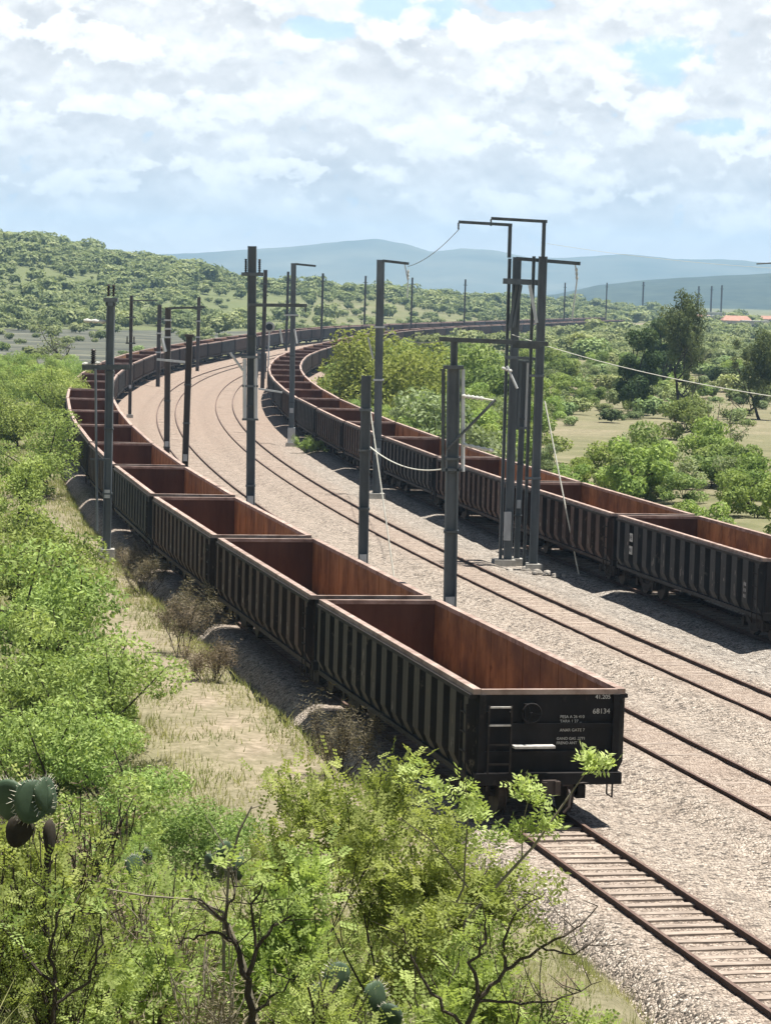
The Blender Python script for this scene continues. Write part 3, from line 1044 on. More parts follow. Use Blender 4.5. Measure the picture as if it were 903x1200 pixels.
# masts in front of the right train
m = Mast('mast with a single right arm standing before the eighth right train wagon', 8.0, 341, 90, 135, 308, .36, .3, tpx=344)
X, Z = m.X, m.Z
m.bars('top_arm', [((.1, 0, Z(309)), (X(370, 310), 0, Z(311)), .1, .14)], 'arm')
m.bars('base_sleeve', [((0, -.02, Z(523)), (0, -.02, Z(501)), .5, .34)], 'galv')
m.bars('cross_arm', [((X(333, 374), -.2, Z(369)), (X(350, 374), -.2, Z(369)), .1, .1)], 'galv')
for dx in (-12, 5): m.tube('pale_strut', [(X(340 + dx, 385), -.2, Z(385)), (X(343 + dx, 402), -.2, Z(402))], .07, 'galv')

m = Mast('tall plain mast with an insulator hanging from its short right arm', 8.0, 440, 50, 90, 304, .42, .34, tpx=446)
X, Z = m.X, m.Z
m.bars('top_arm', [((.1, 0, Z(305)), (X(479, 308), 0, Z(308)), .1, .14)], 'arm')
m.tube('drop_rod', [(X(474, 308), 0, Z(308)), (X(478, 330), 0, Z(330)), (X(477, 343), 0, Z(348))], .03, 'galv')
hins(m, (X(478, 318), 0, Z(315)), (X(478, 325), 0, Z(327)), 'porcelain', r=.06, k=3)
m.bars('band', [((-.28, 0, Z(383)), (.28, 0, Z(383)), .4, .1), ((-.28, 0, Z(445)), (.28, 0, Z(445)), .4, .1)], 'galv')
m.tube('pale_strut', [(X(431, 398), -.2, Z(395)), (X(437, 425), -.2, Z(420))], .05, 'galv')

# the portal: two tall columns and a short one, one joined structure
m = Mast('steel portal of two tall braced columns carrying long thin arms, near right train', 8.2, 625, 15, 60, 300, .34, .36, name='catenary_portal', tpx=636)
X, Z = m.X, m.Z
kx, kz = X(592, 655), Z(652)
m.post(.12, .36, Z(300), 'arm', x=-.36, y=.04, name='post_plate')
m.post(.34, .36, Z(301), 'mast', x=kx + .16, y=1.6, name='column')
m.post(.13, .36, Z(303), 'mast', x=kx - .14, y=1.62, name='post_plate')
mb = MB(); mb.box((kx, 1.6, .1), (.95, .8, .5), 0, .15, .9); mb.build('footing', MAT['concrete'], m.o)
m.bars('marker_plate', [((kx + .1, 1.38, Z(638)), (kx + .1, 1.38, Z(604)), .3, .02)], 'galv')
m.post(.15, .15, Z(257), 'mast', name='upper_post', z0=Z(302))
m.post(.15, .15, Z(262), 'mast', x=X(599, 280), y=1.6, name='upper_post', z0=Z(302))
m.bars('top_arm', [((X(575, 259), 0, Z(257)), (X(641, 259), 0, Z(259)), .1, .12)], 'arm')
m.bars('top_arm', [((X(538, 263), 1.6, Z(261)), (X(602, 263), 1.6, Z(263)), .1, .12)], 'arm')
m.tube('drop_rod', [(X(575, 259), 0, Z(258)), (X(575, 265), 0, Z(266))], .035, 'arm')
m.tube('drop_rod', [(X(538, 263), 1.6, Z(262)), (X(538, 269), 1.6, Z(270))], .035, 'arm')
m.bars('side_arm', [((X(605, 305), .6, Z(303)), (X(681, 306), .6, Z(307)), .1, .14)], 'arm')
m.bars('portal_beam', [((X(590, 331), .75, Z(330)), (X(640, 331), .75, Z(331)), .3, .22)], 'mast')
m.bars('portal_beam', [((X(592, 420), .75, Z(420)), (X(632, 420), .75, Z(421)), .2, .12)], 'mast')
m.bars('brace', [((X(607, 334), 1.25, Z(334)), (X(598, 385), 1.25, Z(385)), .1, .12), ((X(612, 334), 1.25, Z(334)), (X(603, 385), 1.25, Z(385)), .1, .12)], 'mast')
m.bars('brace', [((X(620, 334), -.28, Z(334)), (X(628, 378), -.28, Z(378)), .22, .12)], 'galv')
m.tube('drop_rod', [(X(675, 306), .6, Z(307)), (X(677, 325), .6, Z(327)), (X(671, 372), .6, Z(374))], .03, 'galv')
hins(m, (X(676, 318), .6, Z(312)), (X(677, 325), .6, Z(326)), 'porcelain', r=.06, k=3)
for py in (440, 560): m.bars('band', [((-.45, -.2, Z(py)), (.2, -.2, Z(py)), .05, .1)], 'mast')
m.tube('stay', [(X(594, 430), .2, Z(430)), (X(606, 456), .2, Z(456))], .05, 'galv')
hins(m, (X(588, 432), .2, Z(432)), (X(600, 436), .2, Z(436)), 'porcelain', r=.07, k=3)
mid = Mast('thin short column with a fat upper sleeve between the two portal legs', 8.0, 606, 20, 50, 422, .24, .24, 'mast', tpx=614)
X, Z = mid.X, mid.Z
for dx in (-.18, .18): mid.tube('tension_tube', [(dx, -.1, Z(500)), (dx, -.1, Z(424))], .09, 'galv' if dx > 0 else 'mast', 10)
mid.bars('tube_bracket', [((-.34, -.1, Z(501)), (.34, -.1, Z(501)), .2, .1), ((-.34, -.1, Z(423)), (.34, -.1, Z(423)), .2, .1)], 'mast')

# further masts round the bend
FAR = [('brown mast behind the bend, first beyond the pale strut mast', -2.94, 185, 180, 240, 357, 1),
       ('brown mast with two bands rising from the far train above the bend', -2.94, 231, 200, 300, 348, 1),
       ('mast seen just right of the tallest left mast', 8.0, 310, 170, 220, 316, 0),
       ('mast seen between the tallest left mast and the single arm mast', -2.94, 335, 380, 480, 318, 0),
       ('distant mast rising before the far train, right of the single arm mast', -2.94, 376, 420, 560, 320, 0),
       ('distant mast above the yellowish bush, leftmost behind the far train', -8.5, 426, 480, 640, 323, 0),
       ('distant mast before the far train, right of the hanging insulator', -2.94, 481, 500, 640, 325, 0),
       ('distant mast between the hanging insulator and the portal', -2.94, 543, 560, 760, 327, 0),
       ('distant mast just right of the portal', -2.94, 660, 740, 920, 331, 0),
       ('distant mast left of the tall slender tree', -2.94, 709, 820, 1000, 331, 0)]
for lab, n, px, a, b, top, arms in FAR:
    m = Mast(lab, n, px, a, b, top, .42, .36, 'mast_far', group='distant masts', foot=False)
    m.bars('cross_arm', [((-.5, -.2, m.h - 1.5), (.5, -.2, m.h - 1.5), .1, .15)], 'arm')
    if arms:
        for q in (3.0, 5.0): m.bars('band', [((-.3, -.2, m.h - q), (.3, -.2, m.h - q), .1, .15)], 'galv')
for lab, px, top in (('far mast over the rooftops, leftmost of its cluster', 752, 330), ('far thick mast over the rooftops beside the slender tree', 817, 335),
                     ('far thin mast over the rooftops, left of the pair', 832, 335), ('far mast over the rooftops, tall and dark beside the pale house', 844, 334)):
    p = at(px, 375, 1500); zt = at(px, top, 1500).z
    o = empty('catenary_mast', (p.x, 1500, terrain(np.array([p.x]), np.array([1500.]))[0])); tag(o, lab, 'mast', 'distant masts')
    mb = MB(); mb.box((0, 0, (zt - o.location.z) / 2), (.9, .5, zt - o.location.z)); mb.build('post', MAT['mast_far'], o)
    mb = MB(); mb.bar((-.9, -.4, zt - o.location.z - 2), (.9, -.4, zt - o.location.z - 2), .2, .3); mb.build('cross_arm', MAT['arm'], o)

# signal beyond the tallest mast
x, y, _ = on_track(solve_s(8.0, 318, 190, 260), 7.6)
sig = empty('railway_signal', (x, y, -.3)); tag(sig, 'small round black signal with white rim on a pale post at the bend', 'signal')
zt = at(317, 383, y).z + .3
MB().tube([(0, 0, 0), (0, 0, zt)], .09, 8).build('post', MAT['galv'], sig)
mb = MB(); mb.tube([(0, -.1, zt), (0, .12, zt)], .62, 20); mb.build('disc', MAT['porcelain'], sig)
mb = MB(); mb.tube([(0, -.32, zt), (0, -.11, zt)], .4, 18); mb.build('lamp_hood', MAT['ink'], sig)
x2, y2, _ = on_track(solve_s(8.0, 327, 190, 280), 7.2)
cab = empty('signal_cabinet', (at(307, 415, y2 - 12).x, y2 - 12, -.3)); tag(cab, 'pale grey steel cabinet on posts behind the tallest mast', 'cabinet')
mb = MB(); mb.box((0, 0, 2.0), (1.1, .8, 2.2)); mb.build('cabinet_body', MAT['arm'], cab)
for dx in (-.45, .45):
    MB().tube([(dx, 0, 0), (dx, 0, .95)], .06, 6).build('leg', MAT['mast'], cab)


# ------------------------------------------------------------------ wires
def wire(label, p0, p1, sag, r, mat='cable', nseg=16, group=None):
    p0, p1 = Vector(p0), Vector(p1)
    pts = []
    for i in range(nseg + 1):
        t = i / nseg; p = p0.lerp(p1, t); p.z -= sag * 4 * t * (1 - t); pts.append(p)
    o = MB().tube(pts, r, 6).build('cable', MAT[mat]); tag(o, label, 'cable', group)
    return o


wire('pale cable sagging from the portal across the trees to the right edge', at(600, 392, 110), at(1010, 478, 80), .35, .015)
wire('thin cable from the left top arm of the portal towards the distant hills', at(538, 268, 111), at(478, 312, 144), .25, .015, 'wire_dark')
wire('white guy wire slanting from the right portal leg down to the ballast', at(638, 470, 108.0), at(680, 684, 106.2), 0, .028)
wire('white guy wire slanting from the short mast down to the nearest wagon', at(430, 455, 103), at(462, 680, 101), 0, .026)
wire('slack cable looped between the two short masts', at(426, 517, 103), at(522, 549, 92.5), .42, .022)
wire('faint high wire running right from the portal side arm', at(640, 285, 110), at(1000, 318, 100), .2, .006, 'cable')
wire('wire hanging from the long top arm towards the left bushes', at(515, 400, 92.5), at(452, 384, 143), .3, .014, 'wire_dark')

# insulator bit hanging at the right frame edge (end of another arm)
a = at(886, 309, 95); mb = MB(); mb.tube([a, at(960, 305, 95)], .025, 8); arm_o = mb.build('mast_arm', MAT['arm']); tag(arm_o, 'end of a mast arm reaching in at the right edge of the sky', 'mast arm')

# ------------------------------------------------------------------ vegetation generators
def rot_frames(rng, n, up_bias=0.0, outward=None):
    d = rng.normal(size=(n, 3))
    if outward is not None: d = d * .75 + outward
    d[:, 2] += up_bias
    d /= np.linalg.norm(d, axis=1, keepdims=True) + 1e-9
    a = rng.normal(size=(n, 3)); a -= d * (a * d).sum(1, keepdims=True); a /= np.linalg.norm(a, axis=1, keepdims=True) + 1e-9
    return d, a, np.cross(d, a)


def leaf_quads(rng, P, L, W, up_bias=.5, outward=None):
    n = len(P)
    d, a, b = rot_frames(rng, n, up_bias, outward)
    L = L * rng.uniform(.6, 1.4, (n, 1)); W = W * rng.uniform(.7, 1.3, (n, 1))
    q = np.stack([P - a * L / 2, P + b * W / 2 + a * L * .05, P + a * L / 2, P - b * W / 2 + a * L * .05], 1)
    return q.reshape(-1, 3)


def lobes_points(rng, lobes, n, shell=.55):
    """points inside a set of ellipsoids (cx,cy,cz,rx,ry,rz), weighted to the shell"""
    lob = np.array(lobes, float)
    w = lob[:, 3] * lob[:, 4] + lob[:, 5] * lob[:, 3]; w /= w.sum()
    i = rng.choice(len(lob), n, p=w)
    d = rng.normal(size=(n, 3)); d /= np.linalg.norm(d, axis=1, keepdims=True)
    r = np.where(rng.random(n) < shell, rng.uniform(.75, 1.05, n), rng.random(n) ** .5)[:, None]
    P = lob[i, :3] + d * r * lob[i, 3:]
    return P, d


def grow(rng, base, direction, length, radius, levels, spread=.7, kids=(2, 4), segs=4, gnarl=.25, up=.15):
    """returns list of (points, radii) and list of tips (pos, dir)"""
    out, tips = [], []

    def rec(p, d, L, r, lev):
        pts, rad = [p.copy()], [r]
        q = p.copy(); dd = d.copy()
        for i in range(segs):
            dd = dd + Vector(rng.normal(size=3)) * gnarl * .5; dd.z += up * .3; dd.normalize()
            q = q + dd * (L / segs)
            pts.append(q.copy()); rad.append(r * (1 - .55 * (i + 1) / segs))
        out.append((pts, rad))
        if lev == 0:
            tips.append((pts[-1], dd.copy())); tips.append((pts[-2], dd.copy())); return
        nk = rng.integers(kids[0], kids[1] + 1)
        for k in range(nk):
            t = rng.uniform(.45, 1.0) if k else 1.0
            idx = min(int(t * segs), segs)
            nd = dd + Vector(rng.normal(size=3)) * spread; nd.z += up; nd.normalize()
            rec(pts[idx], nd, L * rng.uniform(.55, .85), rad[idx] * .72, lev - 1)
    rec(Vector(base), Vector(direction).normalized(), length, radius, levels)
    return out, tips


def branches_mesh(out, name, mat, n=5, minr=.004):
    mb = MB()
    for pts, rad in out:
        mb.tube(pts, [max(r, minr) for r in rad], n, cap=False)
    me = bpy.data.meshes.new(name); me.from_pydata(mb.v, [], mb.f); me.materials.append(mat)
    me.polygons.foreach_set('use_smooth', [True] * len(me.polygons)); me.update()
    return me


def pinnate(rng, P, D, length=.2, pairs=5, lw=(.045, .014)):
    """compound leaves: rachis P->P+D*length with paired leaflets; returns quads"""
    n = len(P)
    D = D + rng.normal(size=(n, 3)) * .75; D[:, 2] += .15; D /= np.linalg.norm(D, axis=1, keepdims=True)
    side = np.cross(D, rng.normal(size=(n, 3)) * .5 + np.array([0, 0, 1.0])); side /= np.linalg.norm(side, axis=1, keepdims=True) + 1e-9
    nrm = np.cross(side, D)
    Ls = length * rng.uniform(.6, 1.25, (n, 1))
    res = []
    for k in range(pairs):
        c = P + D * Ls * ((k + .6) / pairs)
        for sg in (-1, 1):
            dirv = side * sg + D * .45 + nrm * rng.uniform(-.1, .35, (n, 1)); dirv /= np.linalg.norm(dirv, axis=1, keepdims=True)
            w = np.cross(nrm, dirv)
            l = lw[0] * rng.uniform(.75, 1.25, (n, 1)); ww = lw[1]
            res.append(np.stack([c, c + dirv * l * .5 + w * ww, c + dirv * l, c + dirv * l * .5 - w * ww], 1))
    return np.concatenate(res, 0).reshape(-1, 3)


class Kind:
    """tree prototype: trunk mesh + crown mesh"""
    def __init__(self, trunk, crown): self.trunk, self.crown = trunk, crown


def tree_kind(seed, H, R, nlobes, nleaf, L, W, mat, bark='bark', trunk_h=.35, levels=2, flat=.65, gaps=.5, low=.3, shell=.55, limb=.7):
    rng = np.random.default_rng(seed)
    out = []; tips = []
    nst = int(rng.integers(1, 4)) if trunk_h < .3 else 1
    for k in range(nst):
        dirv = (rng.normal() * .3, rng.normal() * .3, 1)
        o_, t_ = grow(rng, (rng.normal() * .1 * R, rng.normal() * .1 * R, -.3), dirv, H * max(trunk_h, .22), .03 * H * (.6 if nst > 1 else .8), levels, .75, (2, 4), 4, .3, .2)
        out += o_; tips += t_
    lobes = []
    for k in range(nlobes):
        a = rng.uniform(0, 2 * PI); rr = R * math.sqrt(rng.uniform(0, 1)) * .8
        zz = H * (low + (1 - low) * rng.uniform(.1, .9) * (1 - .45 * (rr / R) ** 2))
        r = R * rng.uniform(.26, .46)
        lobes.append((rr * math.cos(a), rr * math.sin(a), min(zz, H - r * flat), r, r * rng.uniform(.8, 1.2), r * flat))
    for p, d in tips:
        if rng.random() < gaps and abs(p.x) < R * 1.1 and abs(p.y) < R * 1.1 and p.z < H:
            r = R * rng.uniform(.14, .26); lobes.append((p.x, p.y, p.z, r, r, r * flat))
    # limbs to the lobes
    for lb in lobes[:nlobes]:
        c = Vector(lb[:3]); b = Vector((0, 0, H * trunk_h * limb))
        midp = b.lerp(c, .5) + Vector(rng.normal(size=3)) * R * .1
        out.append(([b, midp, c, c + (c - midp) * .3], [.011 * H, .008 * H, .005 * H, .002 * H]))
    P, d = lobes_points(rng, lobes, nleaf, shell)
    keep = P[:, 2] > .05 * H
    P, d = P[keep], d[keep]
    q = leaf_quads(rng, P, L, W, .35, d * .6)
    return Kind(branches_mesh(out, 'trunk', MAT[bark], 5, .01), np_mesh('crown', q, 4, MAT[mat]))


def place_tree(kind, x, y, sc, rz, name, label, cat, group=None, z=None, dz=0.0):
    if z is None: z = float(terrain(np.array([x]), np.array([y]))[0])
    o = empty(name, (x, y, z + dz), rz); o.scale = (sc[0], sc[0], sc[1]) if isinstance(sc, tuple) else (sc, sc, sc)
    tag(o, label, cat, group)
    t = link('trunk', kind.trunk, o); c = link('crown', kind.crown, o)
    return o


MESQ = [tree_kind(100 + i, 4.2, 2.6, 13, 9000, .17, .07, 'leaf_bright', trunk_h=.25, levels=2, flat=.6, gaps=.55, low=.12) for i in range(4)]
SCRUB = [tree_kind(200 + i, 3.0, 2.0, 9, 3600, .22, .11, 'leaf_mid', trunk_h=.2, levels=1, flat=.65, gaps=.4, low=.05) for i in range(3)]
SCRUBB = [tree_kind(230 + i, 3.0, 2.0, 9, 3600, .22, .11, 'leaf_bright', trunk_h=.2, levels=1, flat=.65, gaps=.4, low=.05) for i in range(2)]
GREY = [tree_kind(260 + i, 2.8, 1.9, 9, 3200, .2, .11, 'leaf_grey', trunk_h=.2, levels=2, flat=.65, gaps=.5, low=.05) for i in range(2)]
YELL = tree_kind(300, 6.5, 4.5, 18, 9000, .3, .15, 'leaf_yellow', trunk_h=.25, levels=2, flat=.7, gaps=.4, low=.1)
DARK = tree_kind(310, 9, 2.7, 17, 8000, .34, .18, 'leaf_dark', trunk_h=.3, levels=2, flat=.8, gaps=.3, low=.2)
EUC = tree_kind(320, 11.5, 3.4, 26, 13000, .36, .14, 'leaf_euc', trunk_h=.38, levels=3, flat=1.0, gaps=.75, low=.40, shell=.35, limb=1.15)
SPARSE = [tree_kind(330 + i, 3.4, 1.8, 4, 500, .16, .08, 'leaf_grey', bark='bark', trunk_h=.3, levels=3, flat=.7, gaps=.3, low=.3) for i in range(2)]

# trees left of the left train
rnd = random.Random(21)
spots = []


def try_spot(x, y, mind):
    for (a, b, m_) in spots:
        if (a - x) ** 2 + (b - y) ** 2 < ((mind + m_) / 2) ** 2: return False
    spots.append((x, y, mind)); return True


HAND = [(55, 775, 76, 1.05, 0), (30, 690, 92, 1.1, 1), (112, 850, 64, .8, 2), (20, 610, 112, 1.05, 3), (70, 700, 88, .62, 1), (10, 830, 66, .9, 3),
        (135, 905, 56, .6, 0), (60, 905, 57, .75, 2), (45, 545, 140, 1.1, 0), (70, 480, 205, 1.2, 2), (20, 505, 180, 1.2, 1), (45, 455, 235, 1.0, 3), (88, 455, 240, .9, 0),
        (250, 930, 52, .5, 1), (130, 935, 50, .62, 3), (115, 810, 69, .5, 2)]
LABH = ['broad bright green mesquite tree with dark forked trunk, left of the nearest wagons', 'bright green mesquite tree at the left edge behind the broad forked one',
        'low bright mesquite beside the dirt path', 'mesquite tree at the left edge below the prong topped mast', 'small mesquite between the broad tree and the prong topped mast',
        'mesquite crown at the left edge just above the brown soil patch', 'small mesquite right at the lower end of the dirt path', 'mesquite just above the cactus in the left corner',
        'rounded mesquite at the left edge level with the prong mast middle', 'mesquite tree touching the leftmost bend of the train', 'mesquite at the left edge beside the train bend',
        'small mesquite crown at the far left below the dark field', 'small mesquite crown beside the far end of the train bend',
        'low mesquite bush above the big foreground shrubs', 'low mesquite bush right of the cactus', 'narrow young mesquite at the path side']
for (px, py, Y, sc, k), lab in zip(HAND, LABH):
    x = at(px, py, Y).x
    spots.append((x, Y, 2.5))
    place_tree(MESQ[k], x, Y, sc, rnd.uniform(0, 6), 'mesquite_tree', lab, 'tree', 'mesquite trees left of the train')
cnt = 0
for _ in range(900):
    s = rnd.uniform(-5, 250); n = -rnd.uniform(15.6 if s < 100 else 14.0, 60)
    x, y, th = on_track(s, n)
    if y < 62: continue
    px, py = proj(x, y, 1.5)
    if not (-140 < px < 150): continue
    if s < 60 and n > -15.5: continue
    if not try_spot(x, y, 3.0): continue
    if cnt >= 80: break
    cnt += 1
    sc = rnd.uniform(.6, 1.05)
    place_tree(MESQ[rnd.randrange(4)], x, y, (sc, sc * rnd.uniform(.75, 1.05)), rnd.uniform(0, 6), 'mesquite_tree', 'bright green mesquite in the thicket left of the left train', 'tree', 'thicket of mesquites left of the train')

# scrub right of the right train
KR = SCRUB + SCRUBB + GREY
cnt = 0
for _ in range(4000):
    s = rnd.uniform(-15, 330); n = 14.6 + 75 * rnd.random() ** 1.6
    x, y, th = on_track(s, n)
    px, py = proj(x, y, 1.0)
    if not (330 < px < 1060) or y < 70: continue
    if px > 640 and py > 440 and py - 6000 / y < 482 and rnd.random() < .93: continue   # the open clearing round the two trees
    if not try_spot(x, y, 2.3 if n < 45 else 3.2): continue
    if cnt >= 240: break
    cnt += 1
    k = rnd.choice([0, 0, 1, 2, 3, 3, 4, 4, 5, 6]); sc = rnd.uniform(.65, 1.25)
    if n < 19: sc *= .75
    lab = {0: 'mid green scrub bush', 1: 'mid green scrub bush', 2: 'mid green scrub bush', 3: 'bright green scrub bush', 4: 'bright green scrub bush', 5: 'grey green scrub bush', 6: 'grey green scrub bush'}[k] + ' in the scrub right of the right train'
    place_tree(KR[k], x, y, (sc, sc * rnd.uniform(.8, 1.15)), rnd.uniform(0, 6), 'scrub_bush', lab, 'bush', lab.replace('bush in', 'bushes in'))
# singled out bushes and trees
SING = [(YELL, 428, 470, 238, 1.33, 'yellow_green_tree', 'big rounded yellow green tree behind the right train', 'tree'),
        (YELL, 487, 470, 248, 1.15, 'yellow_green_tree', 'yellow green tree right of the tall plain mast', 'tree'),
        (GREY[0], 500, 520, 172, 1.9, 'grey_bush', 'large pale grey green bush between the tall plain mast and the short tube mast', 'bush'),
        (GREY[1], 560, 520, 158, 1.6, 'grey_bush', 'pale grey green bush left of the portal', 'bush'),
        (SCRUB[0], 570, 470, 250, 2.2, 'scrub_tree', 'dark green tree seen through the portal', 'tree'),
        (DARK, 743, 478, 262, (.88, 1.0), 'dark_tree', 'dense dark tree with low crown standing in the clearing', 'tree'),
        (DARK, 775, 440, 330, 1.05, 'dark_tree', 'dark tree in the clearing, between and behind the two tall ones', 'tree'),
        (EUC, 799, 466, 285, (.74, 1.1), 'slender_tree', 'tall slender open crowned tree in the clearing', 'tree'),
        (EUC, 893, 482, 262, (.62, .78), 'slender_tree', 'slender tree at the right edge of the clearing', 'tree'),
        (SCRUB[1], 690, 468, 280, 1.0, 'scrub_bush', 'small dark round bush at the left of the clearing', 'bush'),
        (SCRUB[2], 800, 508, 216, 1.25, 'scrub_bush', 'wide dark bush in front of the dense dark tree', 'bush'),
        (SPARSE[0], 840, 522, 200, 1.3, 'sparse_bush', 'bare grey branched bush right of the wide dark bush', 'bush'),
        (SCRUB[0], 650, 440, 330, 1.7, 'scrub_bush', 'rounded dark bush right of the portal legs', 'bush'),
        (SCRUBB[1], 745, 560, 150, 1.25, 'scrub_bush', 'vivid green bush above the nearest right wagon', 'bush')]
for kd, px, py, Y, sc, nm, lab, cat in SING:
    x = at(px, py, Y).x
    place_tree(kd, x, Y, sc, rnd.uniform(0, 6), nm, lab, cat)


# hill and plain shrubs
def shrub_mesh(seed, mat, n=230):
    rng = np.random.default_rng(seed)
    lobes = [(rng.normal() * .55, rng.normal() * .55, .9 + rng.uniform(0, .6), rng.uniform(.7, 1.2), rng.uniform(.7, 1.2), rng.uniform(.5, .8)) for _ in range(6)]
    P, d = lobes_points(rng, lobes, n, .7)
    P[:, 2] = np.maximum(P[:, 2], .05)
    return leaf_quads(rng, P, .34, .26, .9, d * 1.5)


SHR = [shrub_mesh(400 + i, None, 800) for i in range(5)]
SHR_LO = []
for i in range(4):
    _r_ = np.random.default_rng(450 + i)
    _P, _d = lobes_points(_r_, [(_r_.normal() * .55, _r_.normal() * .55, .9 + _r_.uniform(0, .6), _r_.uniform(.7, 1.2), _r_.uniform(.7, 1.2), _r_.uniform(.5, .8)) for _ in range(6)], 260, .85)
    _P[:, 2] = np.maximum(_P[:, 2], .05)
    SHR_LO.append(leaf_quads(_r_, _P, .52, .42, .9, _d * 1.5))
SHR_ME = [np_mesh('crown', q, 4, MAT['leaf_hill']) for q in SHR] + [np_mesh('crown', SHR[0], 4, MAT['leaf_dark']), np_mesh('crown', SHR[1], 4, MAT['leaf_grey']), np_mesh('crown', SHR[2], 4, MAT['leaf_mid'])]
cand = []
rng = np.random.default_rng(5)
xx = rng.uniform(-420, 420, 60000); yy = 215 + 1415 * rng.random(60000)
sss, nnn = sn(xx, yy)
zz = terrain(xx, yy)
for x, y, s, n, z in zip(xx, yy, sss, nnn, zz):
    px, py = proj(x, y, z)
    if not (-120 < px < 1040): continue
    if -13 < n < 17: continue
    yf = np.interp(x, [-400, -120, 0, 90, 160], [560, 640, 730, 1080, 1200])
    hillw = y > yf - 70
    left_field = (n < -13) and y < yf and px < 330
    dens = .9 if hillw else .5
    if n < 0 and not hillw: dens = .10
    if y < 330: dens = .6 if (px > 640 and 436 < py < 500) else 0
    if hillw: dens *= (.35 if wave(np.array([x]), np.array([y]), .05, 43)[0] < -.12 else 1)
    if hillw and px > 230: dens *= (.16 if wave(np.array([x]), np.array([y]), .02, 41)[0] > -.05 else .85)
    if left_field: dens = .07 if y > 420 else .03
    if rng.random() > dens: continue
    cand.append((x, y, z, n, px))
kept = []
cell = {}
for c in cand:
    r = 3.5 if c[1] > 500 else 3.0
    if c[1] > 1250: r = 5.0
    key = (int(c[0] // 5), int(c[1] // 5)); ok = True
    for i in (-1, 0, 1):
        for j in (-1, 0, 1):
            for q in cell.get((key[0] + i, key[1] + j), ()):
                if (q[0] - c[0]) ** 2 + (q[1] - c[1]) ** 2 < r * r: ok = False
    if ok:
        cell.setdefault(key, []).append(c); kept.append(c)
kept.sort(key=lambda c: c[1])
kept = kept[:5500]
rest_q = []
for k, (x, y, z, n, px) in enumerate(kept):
    sc = float(np.clip(rng.lognormal(.12, .38), .5, 2.6)) * (.8 if px > 260 else 1) * (1.25 if y > 1000 else 1) * (1.15 if y > 600 else 1) * (.75 if y < 330 else 1) * (.55 if (n < -13 and y < 560) else 1)
    a = float(rng.uniform(0, 6.28)); i = int(rng.choice([0, 1, 2, 3, 4, 5, 6, 7], p=[.17, .17, .17, .17, .16, .06, .05, .05]))
    zs = sc * float(rng.uniform(.75, 1.15))
    if k < 280:
        o = link('hill_shrub', SHR_ME[i]); o.location = (x, y, z - .1); o.rotation_euler = (0, 0, a); o.scale = (sc, sc, zs)
        lab = 'small rounded green shrub on the far slope beyond the trains' if n < 0 else 'small rounded green shrub on the plain beyond the right hand scrub'
        tag(o, lab, 'shrub', 'shrubs on the far slope' if n < 0 else 'shrubs on the right hand plain')
    else:
        q = SHR[i % 5] if y < 700 else SHR_LO[i % 4]
        c_, s_ = math.cos(a), math.sin(a)
        rest_q.append(np.stack([(q[:, 0] * c_ - q[:, 1] * s_) * sc + x, (q[:, 0] * s_ + q[:, 1] * c_) * sc + y, q[:, 2] * zs + z - .1], 1))
rq = np.concatenate(rest_q)


def hill_stuff_mat():
    m = leaf_mat('far_scrub_leaf', (.11, .14, .065), (.20, .235, .11), (.33, .355, .18), .25, .14, .0, .0)
    return m


o = link('far_scrub', np_mesh('far_scrub', rq, 4, hill_stuff_mat())); tag(o, kind='stuff')

# ------------------------------------------------------------------ dark field at the left
fx = np.linspace(0, 1, 60)
pa, pb_, pc, pd = ground_at(-160, 440, -.8), ground_at(95, 438, -.8), ground_at(300, 389.5, -.8), ground_at(-160, 383, -.8)


def field_mesh():
    mb = MB(); nu, nv = 50, 40
    for j in range(nv + 1):
        v = j / nv
        for i in range(nu + 1):
            u = i / nu
            x = (pa[0] * (1 - u) + pb_[0] * u) * (1 - v) + (pd[0] * (1 - u) + pc[0] * u) * v
            y = (pa[1] * (1 - u) + pb_[1] * u) * (1 - v) + (pd[1] * (1 - u) + pc[1] * u) * v
            mb.v.append((x, y, 0))
    V = np.array(mb.v); V[:, 2] = terrain(V[:, 0], V[:, 1]) + .12
    mb.v = [tuple(p) for p in V]
    for j in range(nv):
        for i in range(nu):
            a = j * (nu + 1) + i; mb.f.append((a, a + 1, a + nu + 2, a + nu + 1)); mb.m.append(0)
    return mb


fo = field_mesh().build('field', MAT['field']); tag(fo, kind='structure')
# pale pipe-like stone by the field edge and bare bush
p = at(75, 430, 330); place_tree(SPARSE[1], p.x, 330, 2.3, 1.0, 'bare_bush', 'leafless grey bush at the near edge of the dark field', 'bush')


